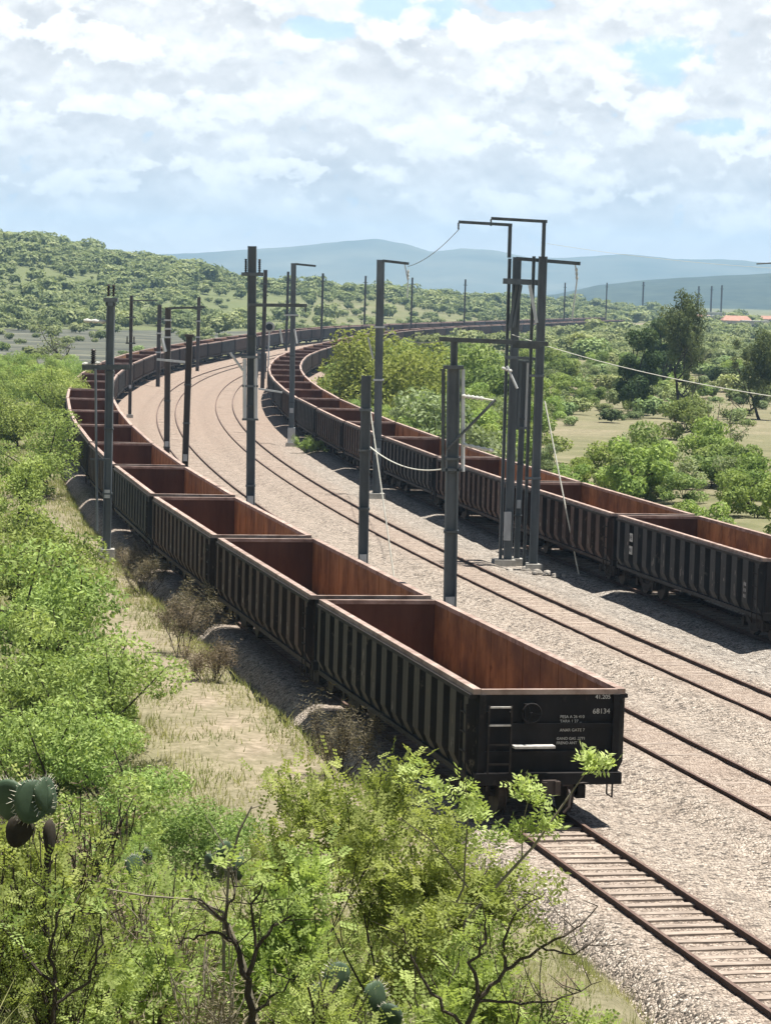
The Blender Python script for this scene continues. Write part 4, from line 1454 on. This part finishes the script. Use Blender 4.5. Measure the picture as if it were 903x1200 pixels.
# ------------------------------------------------------------------ houses far right
def house(px, py, Y, w, d, h, label, hip=None):
    p = at(px, py, Y); z = float(terrain(np.array([p.x]), np.array([float(Y)]))[0])
    o = empty('house', (p.x, Y, z)); tag(o, label, 'house', 'houses on the far plain')
    mb = MB(); mb.box((0, 0, h / 2), (w, d, h)); mb.build('wall', MAT['plaster'], o)
    mb = MB()
    if hip:
        mb.add([(-w / 2 - .5, -d / 2 - .5, h + .003), (w / 2 + .5, -d / 2 - .5, h + .003), (w / 2 + .5, d / 2 + .5, h + .003), (-w / 2 - .5, d / 2 + .5, h + .003), (-w / 2 + 1, 0, h + hip), (w / 2 - 1, 0, h + hip)],
               [(0, 1, 5, 4), (1, 2, 5), (2, 3, 4, 5), (3, 0, 4), (3, 2, 1, 0)]); mb.build('roof', MAT['clay'], o)
    else:
        mb.box((0, 0, h + .15), (w + .5, d + .5, .3)); mb.build('roof', MAT['plaster'], o)
    for k in (-.28, .05, .3):
        mb = MB(); mb.box((k * w, -d / 2 - .02, h * .55), (w * .12, .06, h * .3)); mb.build('window', MAT['dark_opening'], o)
    mb = MB(); mb.box((-.12 * w, -d / 2 - .02, h * .35), (w * .09, .06, h * .68)); mb.build('door', MAT['dark_opening'], o)
    return o


house(862, 378, 1000, 10, 8, 3.6, 'pale house with an orange clay roof on the far plain', 1.8)
house(842, 374, 1120, 12, 8, 3.6, 'low flat roofed pale house left of the orange roofed one')
house(884, 378, 980, 9, 8, 3.6, 'small white house right of the orange roofed one')
house(823, 370, 1200, 8, 7, 3.2, 'pale house with a low clay roof behind the slender tree', 1.2)

house(806, 372, 1300, 9, 7, 3.4, 'small pale house left of the low clay roofed one')
house(899, 372, 1150, 8, 7, 3.0, 'small pale house at the right edge beyond the plain', 1.4)
house(835, 366, 1450, 12, 8, 3.6, 'long pale house far behind the orange roofed one')
# ------------------------------------------------------------------ far ridge and mountains
def range_mesh(name, Y, prof, depth, mat, jag, seed, nz=14, under=-30):
    """profile given in image px at distance Y: crest line; slopes run down towards us and away"""
    pxs = np.linspace(prof[0][0], prof[-1][0], 300)
    crest = np.interp(pxs, [p[0] for p in prof], [p[1] for p in prof])
    X = np.array([at(a, b, Y).x for a, b in zip(pxs, crest)]); Zc = np.array([at(a, b, Y).z for a, b in zip(pxs, crest)])
    Zc = Zc + jag * (wave(X, X * 0, 2 * PI / 400 * 1.0, seed) + .5 * wave(X, X * 0, 2 * PI / 90, seed + 1))
    mb = MB(); rows = []
    vv = np.concatenate([np.linspace(-1, 0, nz), np.linspace(0, 1, 6)[1:]])
    for v in vv:
        k = (1 - abs(v)) ** .9 if v < 0 else (1 - v)
        sp = jag * 2.0 * wave(X + 1500 * v, X * 0 + 900 * v, 2 * PI / 350, seed + 5) * (abs(v) > .01) * (abs(v) < .95)
        z = under + (Zc - under) * k + sp * min(1, 4 * abs(v))
        z = np.minimum(z, Zc)
        rows.append(np.stack([X * (1 + v * depth / Y), np.full_like(X, Y + v * depth), z], 1))
    V = np.concatenate(rows); nx = len(X)
    mb.v = [tuple(p) for p in V]
    for j in range(len(vv) - 1):
        for i in range(nx - 1):
            a = j * nx + i; mb.f.append((a, a + 1, a + nx + 1, a + nx)); mb.m.append(0)
    o = mb.build(name, mat, None, True); tag(o, kind='structure'); return o


range_mesh('mountains', 8000, [(-300, 312), (100, 303), (220, 297), (300, 292), (345, 289), (400, 282), (440, 279), (480, 287), (505, 295), (540, 291), (580, 293), (620, 301), (660, 302), (730, 297), (790, 303), (850, 305), (903, 308), (1250, 318)], 1300, MAT['mountain'], 3.0, 61)
range_mesh('ridge', 3900, [(560, 352), (650, 345), (700, 334), (745, 329), (800, 325), (860, 322), (903, 320), (1000, 318), (1250, 322)], 700, MAT['ridge'], 1.4, 81, under=-6)
# ------------------------------------------------------------------ foreground
FG = '#FG#'
exec_fg = True


def fore_shrub(name, label, px, Y, H, R, seed, leaves=1500, mat='leaf_fore', stems=3, bark='bark', pairs=5, lw=(.043, .0145), length=.18, levels=3, cat='shrub', up=.25, spread=.62, r0=.035, tip_keep=1.0, z=None, group=None):
    rng = np.random.default_rng(seed)
    x = at(px, 1000, Y).x
    zb = float(terrain(np.array([x]), np.array([float(Y)]))[0]) if z is None else z
    out, tips = [], []
    for k in range(stems):
        a = 2 * PI * k / stems + rng.uniform(-.5, .5)
        o_, t_ = grow(rng, (.08 * math.cos(a), .08 * math.sin(a), -.15), (math.cos(a) * R / H * .8, math.sin(a) * R / H * .8, .9), H * .42, r0, levels, spread, (3, 4), 4, .3, up)
        out += o_; tips += t_
    tips = [t for t in tips if rng.random() < tip_keep]
    T = np.array([t[0] for t in tips]); D = np.array([t[1] for t in tips])
    # fit the crown to the wanted height and spread
    hz = np.percentile(T[:, 2], 97); hr = np.percentile(np.hypot(T[:, 0], T[:, 1]), 92)
    fz, fr = H / hz, R / hr
    T *= (fr, fr, fz)
    out = [([Vector((p.x * fr, p.y * fr, p.z * fz)) for p in pts], rad) for pts, rad in out]
    i = rng.integers(0, len(T), leaves)
    P = T[i] + rng.normal(size=(leaves, 3)) * np.array([.10, .10, .075]) - D[i] * rng.uniform(0, .30, (leaves, 1))
    q = pinnate(rng, P, D[i], length, pairs, lw)
    o = empty(name, (x, Y, zb)); tag(o, label, cat, group)
    link('stems', branches_mesh(out, 'stems', MAT[bark], 5, .005), o)
    link('leaves', np_mesh('leaves', q, 4, MAT[mat]), o)
    return o


fore_shrub('foreground_shrub', 'big bright green shrub in front of the nearest wagon end', 455, 25.5, 3.2, 1.5, 501, 4200)
fore_shrub('foreground_shrub', 'bright green shrub with twisted dark trunk at the bottom, left of centre', 300, 23.0, 2.3, 1.05, 502, 1700, r0=.055, stems=2, tip_keep=.5)
fore_shrub('foreground_shrub', 'spreading shrub with dark crooked branches at the bottom right of centre', 575, 22.0, 1.7, 1.1, 503, 1300, r0=.045, tip_keep=.42)
fore_shrub('foreground_shrub', 'soft green shrub between the cactus and the big shrubs', 230, 30.5, 1.9, 1.15, 504, 3000, length=.16, lw=(.035, .012))
fore_shrub('foreground_shrub', 'soft green shrub at the left above the cactus', 110, 35, 1.7, 1.3, 505, 2600, length=.16, lw=(.035, .012))
fore_shrub('foreground_shrub', 'pale green shrub rising behind the big shrub beside the shaded wagon', 400, 31, 2.25, 1.0, 506, 2200, length=.16, lw=(.035, .012))
fore_shrub('foreground_shrub', 'small yellowish green shrub in the bottom left corner', 35, 21, 1.45, .6, 507, 800, tip_keep=.6)
fore_shrub('foreground_shrub', 'yellow green shrub at the bottom edge left of the twisted trunk', 150, 20.5, .95, .7, 508, 900, tip_keep=.6)
fore_shrub('foreground_shrub', 'small shrub at the bottom edge right of the crooked branches', 660, 23.5, 1.1, .45, 509, 650, tip_keep=.6)
fore_shrub('foreground_shrub', 'low green shrub at the ballast edge in front of the empty rails', 585, 34, 1.3, .8, 510, 900, length=.16, lw=(.035, .012))
for k, (px, Y, H, R) in enumerate([(395, 62, 1.6, .8), (208, 81, 1.7, .9), (232, 87, 2.0, 1.1), (165, 97, 1.3, .8), (150, 106, 1.3, .9), (240, 76, 1.0, .7)]):
    lab = ['leafless brown bush beside the nearest wagon', 'brown dry grass like bush at the path bend', 'thorny leafless brown bush against the shaded train side', 'dry brown bush by the foot of the prong topped mast',
           'faded brown bush beyond the prong topped mast', 'short dry tussock bush in the middle of the path side'][k]
    fore_shrub('dry_bush', lab, px, Y, H, R, 520 + k, 900, 'dry_twig', 5, 'bark', 2, (.10, .008), .25, 3, 'bush', .35, .45, .02)
for k, (px, Y, H, R, sd, lv) in enumerate([(30, 18.6, 1.05, .45, 561, 800), (85, 18.9, 1.0, .45, 562, 450), (365, 19.4, 1.35, .5, 563, 1100), (440, 19.8, .9, .5, 564, 600), (165, 24.6, 1.75, .6, 565, 1300), (258, 25.4, 1.75, .6, 566, 1300)]):
    lab = ['fine leaved shrub right below the pads of the big prickly pear', 'fine leaved shrub right of the old prickly pear stem', 'leafy shrub over the prickly pear at the bottom centre', 'leafy shrub at the bottom edge before the crooked branches',
           'leafy shrub around the small prickly pear left of the trunk', 'leafy shrub around the small prickly pear behind the stalks'][k]
    fore_shrub('foreground_shrub', lab, px, Y, H, R, sd, lv, length=.13, lw=(.026, .009), tip_keep=.8, stems=3, r0=.02)
for k, (px, Y, H, R) in enumerate([(90, 22, 1.9, .8), (190, 24, 1.7, .8), (20, 26, 1.7, .8), (250, 19.5, 1.3, .5), (640, 26, 1.4, .5)]):
    lab = ['tangle of thin brown twigs below the cactus', 'tangle of thin brown twigs between cactus and twisted trunk', 'brown twiggy bush at the left edge below the cactus', 'dry twigs at the foot of the twisted trunk', 'dark leafless branches before the ballast at the bottom'][k]
    fore_shrub('dry_bush', lab, px, Y, H, R, 540 + k, 420, 'dry_twig', 4, 'bark_pale' if k % 2 else 'bark', 2, (.07, .006), .2, 3, 'bush', .3, .5, .018)

# long bare stem with leafy sprigs in front of the wagon end
Ysp = 22.5
b0 = at(585, 1035, Ysp); base_x = at(560, 1120, Ysp)
zb = float(terrain(np.array([base_x.x]), np.array([Ysp]))[0])
sp = empty('leafy_sprig', (base_x.x, Ysp, zb)); tag(sp, 'long pale stem ending in bright leaf sprigs in front of the black wagon end', 'sprig')
W = lambda px, py, dy=0: at(px, py, Ysp + dy) - Vector((base_x.x, Ysp, zb))
mb = MB()
mb.tube([(0, 0, -.1), W(545, 1080), W(585, 1035), W(625, 992), W(656, 948), W(684, 908)], [.02, .016, .014, .011, .009, .006], 6)
mb.tube([W(545, 1000), W(548, 960), W(546, 925)], [.008, .007, .004], 5)
mb.tube([W(520, 1090), W(543, 1040), W(545, 1000)], [.01, .009, .008], 5)
mb.tube([W(611, 1008), W(612, 965), W(622, 925)], [.007, .006, .004], 5)
mb.tube([W(470, 960), W(505, 985), W(548, 1040)], [.004, .006, .008], 5)
mb.build('stem', MAT['bark_pale'], sp)
rng = np.random.default_rng(77)
P, D = [], []
for (px, py, rx, ry, n) in [(702, 897, 18, 9, 34), (690, 890, 10, 8, 16), (614, 925, 12, 12, 24), (630, 938, 12, 10, 20), (638, 968, 18, 8, 34), (610, 975, 16, 8, 26), (545, 935, 14, 14, 34), (560, 955, 14, 10, 22), (580, 985, 20, 10, 30), (505, 930, 16, 12, 26), (480, 905, 10, 8, 14)]:
    for k in range(n):
        p = W(px + rng.normal() * rx * .6, py + rng.normal() * ry * .6, rng.normal() * .06)
        P.append(p); d = Vector((rng.normal() * .8, rng.normal() * .6, rng.uniform(-.1, 1))); D.append(d.normalized())
q = pinnate(rng, np.array(P), np.array(D), .10, 3, (.062, .0115))
link('leaves', np_mesh('leaves', q, 4, MAT['leaf_sprig']), sp)


# nopal cacti
def pad_mb(mb, c, rx, rz, th, rot, tilt=0.0):
    n, mrow = 18, 7
    Rm = Matrix.Rotation(rot[2], 3, 'Z') @ Matrix.Rotation(rot[0], 3, 'X') @ Matrix.Rotation(rot[1], 3, 'Y')
    vs = []; fs = []
    for j in range(mrow + 1):
        ph = -PI / 2 + PI * j / mrow
        rr = math.cos(ph); yy = th * math.sin(ph)
        for k in range(n):
            a = 2 * PI * k / n
            x = rx * rr ** .45 * math.cos(a) if rr > 1e-6 else 0
            z = rz * rr ** .45 * math.sin(a) if rr > 1e-6 else 0
            z += .12 * rz * (math.cos(a) ** 2) * (1 if rr > 1e-6 else 0)
            x *= 1 + .12 * math.sin(a)
            vs.append(Vector(c) + Rm @ Vector((x, yy, z)))
    for j in range(mrow):
        for k in range(n):
            fs.append((j * n + k, j * n + (k + 1) % n, (j + 1) * n + (k + 1) % n, (j + 1) * n + k))
    mb.add(vs, fs)


def nopal(label, Y, pads, stem=None):
    x0 = at(pads[0][0], pads[0][1], Y).x
    zb = float(terrain(np.array([x0]), np.array([float(Y)]))[0])
    o = empty('prickly_pear', (x0, Y, zb)); tag(o, label, 'cactus')
    Rel = lambda px, py, dy=0: at(px, py, Y + dy) - Vector((x0, Y, zb))
    k = Y / F_PX
    rg = np.random.default_rng(int(pads[0][0]))
    for (px, py, rx, rz, yaw, tilt, mat) in pads:
        mb = MB(); dy = rg.uniform(-.08, .08)
        c = Rel(px, py, dy)
        pad_mb(mb, c, rx * k, rz * k, .028, (rg.uniform(-.2, .2), tilt, yaw))
        if mat == 'cactus':
            Rm = Matrix.Rotation(yaw, 3, 'Z') @ Matrix.Rotation(tilt, 3, 'Y')
            for a in np.linspace(0, 2 * PI, 30, endpoint=False):
                d = Rm @ Vector((math.cos(a), 0, math.sin(a)))
                e = Vector((d.x * rx * k, d.y * rx * k, d.z * rz * k * 1.02)) + c
                for q in range(2):
                    j = Vector(rg.normal(size=3)) * .012
                    mb.tube([e - d * .012, e + d * .022 + j], [.0026, .001], 3, 1, cap=False)
        mb.build('pad', [MAT[mat], MAT['spine']], o, True)
    if stem:
        mb = MB(); mb.tube([Rel(*p) for p in stem[0]], stem[1], 8); mb.build('stem', MAT['cactus_old'], o)
    return o


nopal('prickly pear with two big dark green pads on a brown stem at the left edge', 19.5,
      [(38, 940, 24, 27, .35, .3, 'cactus'), (10, 938, 21, 26, -.2, -.15, 'cactus'), (54, 934, 19, 25, 1.0, -.5, 'cactus'), (22, 975, 17, 20, .3, .35, 'cactus_old'), (58, 982, 9, 22, .9, .0, 'cactus_old')],
      ([(56, 1000), (55, 1040), (52, 1090), (50, 1210)], [.025, .03, .04, .05]))
nopal('dark prickly pear low among the branches at the bottom centre', 20.5,
      [(392, 1150, 17, 24, .5, .5, 'cactus'), (372, 1175, 12, 24, .9, -.2, 'cactus'), (440, 1170, 16, 22, .7, -.4, 'cactus'), (455, 1195, 16, 20, -.3, .3, 'cactus')],
      None)
nopal('small dark prickly pear half hidden left of the twisted trunk', 25.5,
      [(156, 1016, 12, 15, .7, .3, 'cactus'), (172, 1004, 8, 11, -.9, .6, 'cactus'), (150, 1035, 13, 16, .8, -.2, 'cactus')], None)
nopal('small dark prickly pear behind the pale dead stalks', 26.5,
      [(262, 1000, 12, 15, .8, .5, 'cactus'), (246, 1012, 9, 12, -.9, -.3, 'cactus'), (280, 1018, 12, 15, .9, .2, 'cactus')], None)
# crooked dark shrubs at the very bottom
def crooked(name, label, Y, px0, limbs, sprigs, seed, mat='leaf_fore'):
    x0 = at(px0, 1100, Y).x; zb = float(terrain(np.array([x0]), np.array([float(Y)]))[0])
    o = empty(name, (x0, Y, zb)); tag(o, label, 'shrub')
    rg = np.random.default_rng(seed); L = lambda px, py, dy=0: at(px, py, Y + dy) - Vector((x0, Y, zb))
    mb = MB()
    for pts, r0, r1 in limbs:
        q = [L(*p) for p in pts]
        if pts[0][1] > 1195: q.insert(0, Vector((q[0].x * .6, 0, -.2)))
        fine = []
        for a, b in zip(q[:-1], q[1:]):
            for k in range(4):
                fine.append(a.lerp(b, k / 4) + Vector(rg.normal(size=3)) * .010)
        fine.append(q[-1])
        mb.tube(fine, [r0 + (r1 - r0) * k / (len(fine) - 1) for k in range(len(fine))], 6)
        for k in range(6):       # side twigs
            a = fine[rg.integers(len(fine) // 3, len(fine))]; d = Vector(rg.normal(size=3)) * .12; d.z = abs(d.z)
            mb.tube([a, a + d * .6 + Vector(rg.normal(size=3)) * .02, a + d * 1.3], [.005, .0035, .002], 4, cap=False)
    mb.build('stems', MAT['bark'], o)
    P, D = [], []
    for px, py, rx, ry, n in sprigs:
        for k in range(n):
            P.append(L(px + rg.normal() * rx * .5, py + rg.normal() * ry * .5, rg.normal() * .08)); d = Vector((rg.normal() * .8, rg.normal() * .6, rg.uniform(-.1, 1))); D.append(d.normalized())
    link('leaves', np_mesh('leaves', pinnate(rg, np.array(P), np.array(D), .11, 3, (.05, .011)), 4, MAT[mat]), o)
    return o


crooked('thorn_shrub', 'dark forked thorn shrub at the bottom edge with twisted trunk and few leaves', 18.6, 298,
        [([(300, 1215), (288, 1150), (276, 1105), (262, 1078), (236, 1055)], .036, .008), ([(288, 1150), (300, 1110), (318, 1088), (345, 1072)], .02, .006),
         ([(276, 1105), (250, 1092), (225, 1098), (205, 1106)], .014, .004), ([(262, 1078), (275, 1045), (268, 1020)], .012, .004), ([(300, 1110), (296, 1060), (310, 1030)], .012, .004), ([(296, 1190), (325, 1165), (350, 1140)], .014, .005)],
        [(345, 1066, 22, 12, 26), (310, 1026, 18, 12, 22), (232, 1045, 16, 10, 14), (350, 1132, 22, 14, 26), (205, 1100, 10, 8, 8), (268, 1012, 14, 10, 14), (330, 1180, 20, 14, 22)], 901)
crooked('thorn_shrub', 'thorn shrub of dark crooked branches spreading right at the bottom edge', 19.2, 545,
        [([(540, 1215), (560, 1172), (592, 1138), (630, 1112), (672, 1092), (700, 1062)], .024, .004), ([(560, 1172), (556, 1130), (570, 1095), (566, 1060)], .018, .004),
         ([(592, 1138), (590, 1100), (606, 1068), (640, 1045)], .014, .003), ([(560, 1172), (610, 1178), (660, 1168), (705, 1150)], .014, .003), ([(540, 1200), (505, 1165), (480, 1120), (470, 1085)], .02, .005), ([(630, 1112), (668, 1118), (690, 1108)], .01, .003)],
        [(566, 1055, 20, 12, 26), (612, 1080, 22, 12, 26), (640, 1040, 16, 12, 18), (640, 1098, 24, 12, 24), (470, 1080, 18, 14, 24), (505, 1110, 20, 14, 22), (530, 1075, 20, 14, 22), (600, 1120, 24, 12, 20)], 902)
crooked('thorn_shrub', 'dark stemmed thorn shrub with a few leaf tufts in the bottom left corner', 18.4, 62,
        [([(60, 1215), (66, 1160), (58, 1110), (70, 1065)], .026, .006), ([(66, 1160), (30, 1120), (8, 1090)], .014, .004), ([(64, 1180), (105, 1150), (120, 1105), (118, 1070)], .014, .004)],
        [(70, 1060, 14, 10, 12), (8, 1085, 12, 10, 10), (118, 1064, 14, 10, 12), (40, 1110, 16, 10, 10)], 903)
# pale dead stalks
Yd = 20.4
x0 = at(270, 1000, Yd).x; zb = float(terrain(np.array([x0]), np.array([Yd]))[0])
ds = empty('dead_stalk', (x0, Yd, zb)); tag(ds, 'pale dead forked stalks standing above the twisted trunk', 'stalk')
Rd = lambda px, py: at(px, py, Yd) - Vector((x0, Yd, zb))
mb = MB()
mb.tube([Rd(262, 1120), Rd(268, 1020), Rd(280, 975), Rd(295, 945)], [.012, .010, .009, .006], 6); mb.tube([Rd(293, 948), Rd(312, 942)], [.006, .003], 5)
mb.tube([Rd(278, 1040), Rd(262, 990), Rd(240, 955)], [.008, .007, .003], 5); mb.tube([Rd(236, 1060), Rd(230, 1012)], [.007, .003], 5)
mb.tube([Rd(125, 1042), Rd(170, 1050), Rd(230, 1055), Rd(262, 1070)], [.006, .009, .010, .012], 6)
mb.tube([Rd(262, 1140), Rd(262, 1070)], [.014, .012], 6)
mb.tube([Rd(300, 1200), Rd(285, 1130), Rd(268, 1085), Rd(232, 1058)], [.03, .024, .018, .01], 6)
mb.build('stalk', MAT['bark_pale'], ds)

# ------------------------------------------------------------------ grass (one mass)
rng = np.random.default_rng(91)
NB = 90000
sx = np.concatenate([rng.uniform(-30, 160, NB), ])
nx_ = -7.7 - 10 * rng.random(NB) ** 1.3
gxp, gyp, gth = on_track(sx, nx_)
g2y = rng.uniform(14, 48, 120000); g2x = (rng.uniform(-80, 800, 120000) - 451.5) / F_PX * g2y
g3y = 60 + 130 * rng.random(30000); g3x = (rng.uniform(-80, 260, 30000) - 451.5) / F_PX * g3y
gxp = np.concatenate([gxp, g2x, g3x]); gyp = np.concatenate([gyp, g2y, g3y])
s_, n_ = sn(gxp, gyp)
w_ = wave(gxp, gyp, .9, 15) + .6 * wave(gxp, gyp, 2.6, 16)
pathm = np.exp(-((n_ + 9.95 + .3 * np.sin(s_ * .11)) / .62) ** 2) * (1 - sstep(s_, 40, 75)) * sstep(s_, -24, -10)
ppx = np.array([proj(a, b, 0)[0] for a, b in zip(gxp, gyp)])
keep = (w_ > -.25 + rng.normal(size=len(w_)) * .25) & (n_ < -7.75) & (rng.random(len(w_)) > pathm * .97) & (ppx < 820) & (ppx > -120)
gxp, gyp = gxp[keep], gyp[keep]
gz = terrain(gxp, gyp)
nb = len(gxp)
hgt = rng.uniform(.10, .36, nb) * np.where((n_[keep] > -11.5) & (gyp > 48), .7, 1) * (1 + .6 * (w_[keep] > .5))
hgt *= np.where(gyp < 48, .75, 1)
lean = rng.normal(size=(nb, 2)) * .35
ang = rng.uniform(0, 2 * PI, nb); wd = np.where(gyp < 45, .006, .016) * rng.uniform(.7, 1.4, nb)
base = np.stack([gxp, gyp, gz - .03], 1)
sd = np.stack([np.cos(ang) * wd, np.sin(ang) * wd, np.zeros(nb)], 1)
tip = base + np.stack([lean[:, 0] * hgt, lean[:, 1] * hgt, hgt], 1)
q = np.stack([base - sd, base + sd, tip], 1).reshape(-1, 3)
o = link('grass', np_mesh('grass', q, 3, MAT['grass'])); tag(o, kind='stuff')

# tuft by the mast in front of the right train + stones at footings
fore_shrub('grass_tuft', 'green weed tuft on the ballast beside the single arm mast', 356, 181, .9, 1.2, 601, 500, 'leaf_mid', 4, 'bark', 3, (.12, .03), .3, 2, 'plant', z=-.3)
rs = random.Random(8)
for (cx_, cy_, num) in ((5.4, 111.6, 12), (6.2, 107.4, 9)):
    for k in range(num):
        bm_ = MB(); r = rs.uniform(.10, .26)
        pts = []
        for j in range(5):
            ph = -PI / 2 + PI * j / 4
            for i in range(7):
                a = 2 * PI * i / 7; jj = rs.uniform(.75, 1.2)
                pts.append((r * math.cos(ph) * math.cos(a) * jj, r * math.cos(ph) * math.sin(a) * jj, r * .7 * math.sin(ph)))
        fs = [(j * 7 + i, j * 7 + (i + 1) % 7, (j + 1) * 7 + (i + 1) % 7, (j + 1) * 7 + i) for j in range(4) for i in range(7)]
        bm_.add(pts, fs)
        o = bm_.build('loose_stone', MAT['stone']); o.location = (cx_ + rs.uniform(-1.3, 1.1), cy_ + rs.uniform(-1.6, 1.6), -.22)
        tag(o, 'loose dark stone on the ballast around the feet of the portal', 'stone', 'loose stones round the portal feet')

# ------------------------------------------------------------------ haze
hz = MB(); hz.box((0, 3400, 110), (16000, 15000, 300)); ho = hz.build('haze', bpy.data.materials.new('haze_air')); tag(ho, kind='stuff')
mat = ho.data.materials[0]; mat.use_nodes = True; t = mat.node_tree
for n in list(t.nodes): t.nodes.remove(n)
outn = t.nodes.new('ShaderNodeOutputMaterial'); pv = t.nodes.new('ShaderNodeVolumePrincipled')
pv.inputs['Color'].default_value = (.45, .72, 1.0, 1); pv.inputs['Density'].default_value = 1.4e-4; pv.inputs['Anisotropy'].default_value = .2
t.links.new(pv.outputs[0], outn.inputs['Volume'])

# ------------------------------------------------------------------ sun and sky
SUN_EL, SUN_AZ = math.radians(79), math.radians(80)   # azimuth clockwise from +Y (view direction): to the right, a little behind the trains
sd = Vector((math.sin(SUN_AZ) * math.cos(SUN_EL), math.cos(SUN_AZ) * math.cos(SUN_EL), math.sin(SUN_EL)))
sl = bpy.data.lights.new('sun', 'SUN'); sl.energy = 5.0; sl.angle = math.radians(.5); sl.color = (1, .955, .88)
so = bpy.data.objects.new('sun', sl); COL.objects.link(so); so.rotation_euler = sd.to_track_quat('Z', 'Y').to_euler(); so.location = (0, 0, 200)

w = bpy.data.worlds.new('World'); scene.world = w; w.use_nodes = True
t = w.node_tree
for n in list(t.nodes): t.nodes.remove(n)
outn = t.nodes.new('ShaderNodeOutputWorld')
sky = t.nodes.new('ShaderNodeTexSky'); sky.sky_type = 'NISHITA'; sky.sun_disc = False
sky.sun_elevation = SUN_EL; sky.sun_rotation = SUN_AZ
bg1 = t.nodes.new('ShaderNodeBackground'); bg1.inputs[1].default_value = .028
t.links.new(sky.outputs[0], bg1.inputs[0])
tc = t.nodes.new('ShaderNodeTexCoord'); sep = t.nodes.new('ShaderNodeSeparateXYZ'); t.links.new(tc.outputs['Generated'], sep.inputs[0])
az = maths(t, 'ARCTAN2', sep.outputs[0], sep.outputs[1]); el = sep.outputs[2]


def cvec(ax, ex, ox, oy):
    c = t.nodes.new('ShaderNodeCombineXYZ')
    t.links.new(maths(t, 'MULTIPLY_ADD', az, ax, ox), c.inputs[0]); t.links.new(maths(t, 'MULTIPLY_ADD', el, ex, oy), c.inputs[1])
    return c.outputs[0]


def wn(vec, scale, detail, rough, dist=0.0):
    n = t.nodes.new('ShaderNodeTexNoise'); n.inputs['Scale'].default_value = scale; n.inputs['Detail'].default_value = detail
    n.inputs['Roughness'].default_value = rough; n.inputs['Distortion'].default_value = dist
    t.links.new(vec, n.inputs['Vector']); return n.outputs['Fac']


big = wn(cvec(26, 44, 3.1, 1.7), 1.0, 8, .56, .15)
puff = wn(cvec(58, 80, 9.4, 4.2), 1.0, 10, .56, .12)
soft = wn(cvec(16, 50, 5.2, 8.8), 1.0, 5, .52)
base = ramp(t, big, [(.32, (.60, .60, .605)), (.45, (.70, .695, .69)), (.55, (.78, .775, .765)), (.70, (.87, .86, .84))])
white = ramp(t, maths(t, 'ADD', puff, maths(t, 'MULTIPLY', big, .5)), [(.74, (0, 0, 0)), (.79, (.55, .55, .55)), (.90, (1, 1, 1))])
cl = mixc(t, white, base, (.90, .90, .885))
grey = ramp(t, soft, [(.50, (0, 0, 0)), (.64, (.65, .65, .65))])
cl = mixc(t, grey, cl, (.665, .66, .655))


def blob(px, py, rx, ry):
    d = ray(px, py); d = d / np.linalg.norm(d)
    a0 = math.atan2(d[0], d[1])
    u = maths(t, 'MULTIPLY', maths(t, 'SUBTRACT', az, a0), F_PX / rx); v = maths(t, 'MULTIPLY', maths(t, 'SUBTRACT', el, float(d[2])), F_PX / ry)
    r2 = maths(t, 'ADD', maths(t, 'MULTIPLY', u, u), maths(t, 'MULTIPLY', v, v))
    return maths(t, 'SUBTRACT', 1.0, maths(t, 'MINIMUM', r2, 1.0))


blue = None
for bb in ((785, 70, 75, 40), (480, 10, 90, 28), (850, 150, 70, 16), (380, 35, 60, 20), (610, 2, 50, 14)):
    k = blob(*bb); blue = k if blue is None else maths(t, 'MAXIMUM', blue, k)
bf = ramp(t, maths(t, 'ADD', blue, maths(t, 'MULTIPLY_ADD', puff, -3.4, 1.55)), [(.35, (0, 0, 0)), (.75, (.85, .85, .85))])
cl = mixc(t, bf, cl, (.50, .68, .84))
wb = None
for bb in ((745, 115, 75, 38), (545, 30, 130, 34), (670, 178, 75, 20), (530, 155, 110, 28), (865, 170, 80, 24), (110, 45, 130, 40), (200, 125, 210, 22), (300, 200, 160, 22), (640, 235, 180, 18), (90, 215, 120, 20)):
    k = blob(*bb); wb = k if wb is None else maths(t, 'MAXIMUM', wb, k)
wf = ramp(t, maths(t, 'ADD', wb, maths(t, 'MULTIPLY_ADD', puff, 4.2, -2.2)), [(.42, (0, 0, 0)), (.60, (.75, .75, .75)), (.9, (1, 1, 1))])
cl = mixc(t, wf, cl, (.93, .925, .905))
pup = wn(cvec(58, 80, 9.4, 4.2 + .28), 1.0, 10, .56, .12)
lit = maths(t, 'MULTIPLY_ADD', maths(t, 'SUBTRACT', puff, pup), 2.0, .53)
cl = mixc(t, .8, cl, mixc(t, 1.0, cl, ramp(t, lit, [(.15, (.83, .835, .85)), (.5, (1, 1, 1)), (.85, (1.12, 1.115, 1.1))]), 'MULTIPLY'))
cl = mixc(t, maths(t, 'MULTIPLY', bf, .55), cl, (.55, .70, .84))
hzf = ramp(t, el, [(.0, (1, 1, 1)), (.010, (.7, .7, .7)), (.034, (0, 0, 0))])
cl = mixc(t, maths(t, 'MULTIPLY', hzf, .85), cl, (1.12, 1.02, .92))
bg2 = t.nodes.new('ShaderNodeBackground'); bg2.inputs[1].default_value = .64
t.links.new(cl, bg2.inputs[0])
mx = t.nodes.new('ShaderNodeMixShader')
t.links.new(ramp(t, el, [(.115, (1, 1, 1)), (.19, (.06, .06, .06))]), mx.inputs[0])
t.links.new(bg1.outputs[0], mx.inputs[1]); t.links.new(bg2.outputs[0], mx.inputs[2]); t.links.new(mx.outputs[0], outn.inputs[0])

scene.view_settings.view_transform = 'Standard'; scene.view_settings.look = 'None'
scene.view_settings.exposure = 1.15; scene.view_settings.gamma = 1
scene.cycles.max_bounces = 6; scene.cycles.diffuse_bounces = 3; scene.cycles.transmission_bounces = 3; scene.cycles.volume_bounces = 0
scene.cycles.transparent_max_bounces = 6
scene.cycles.use_denoising = True
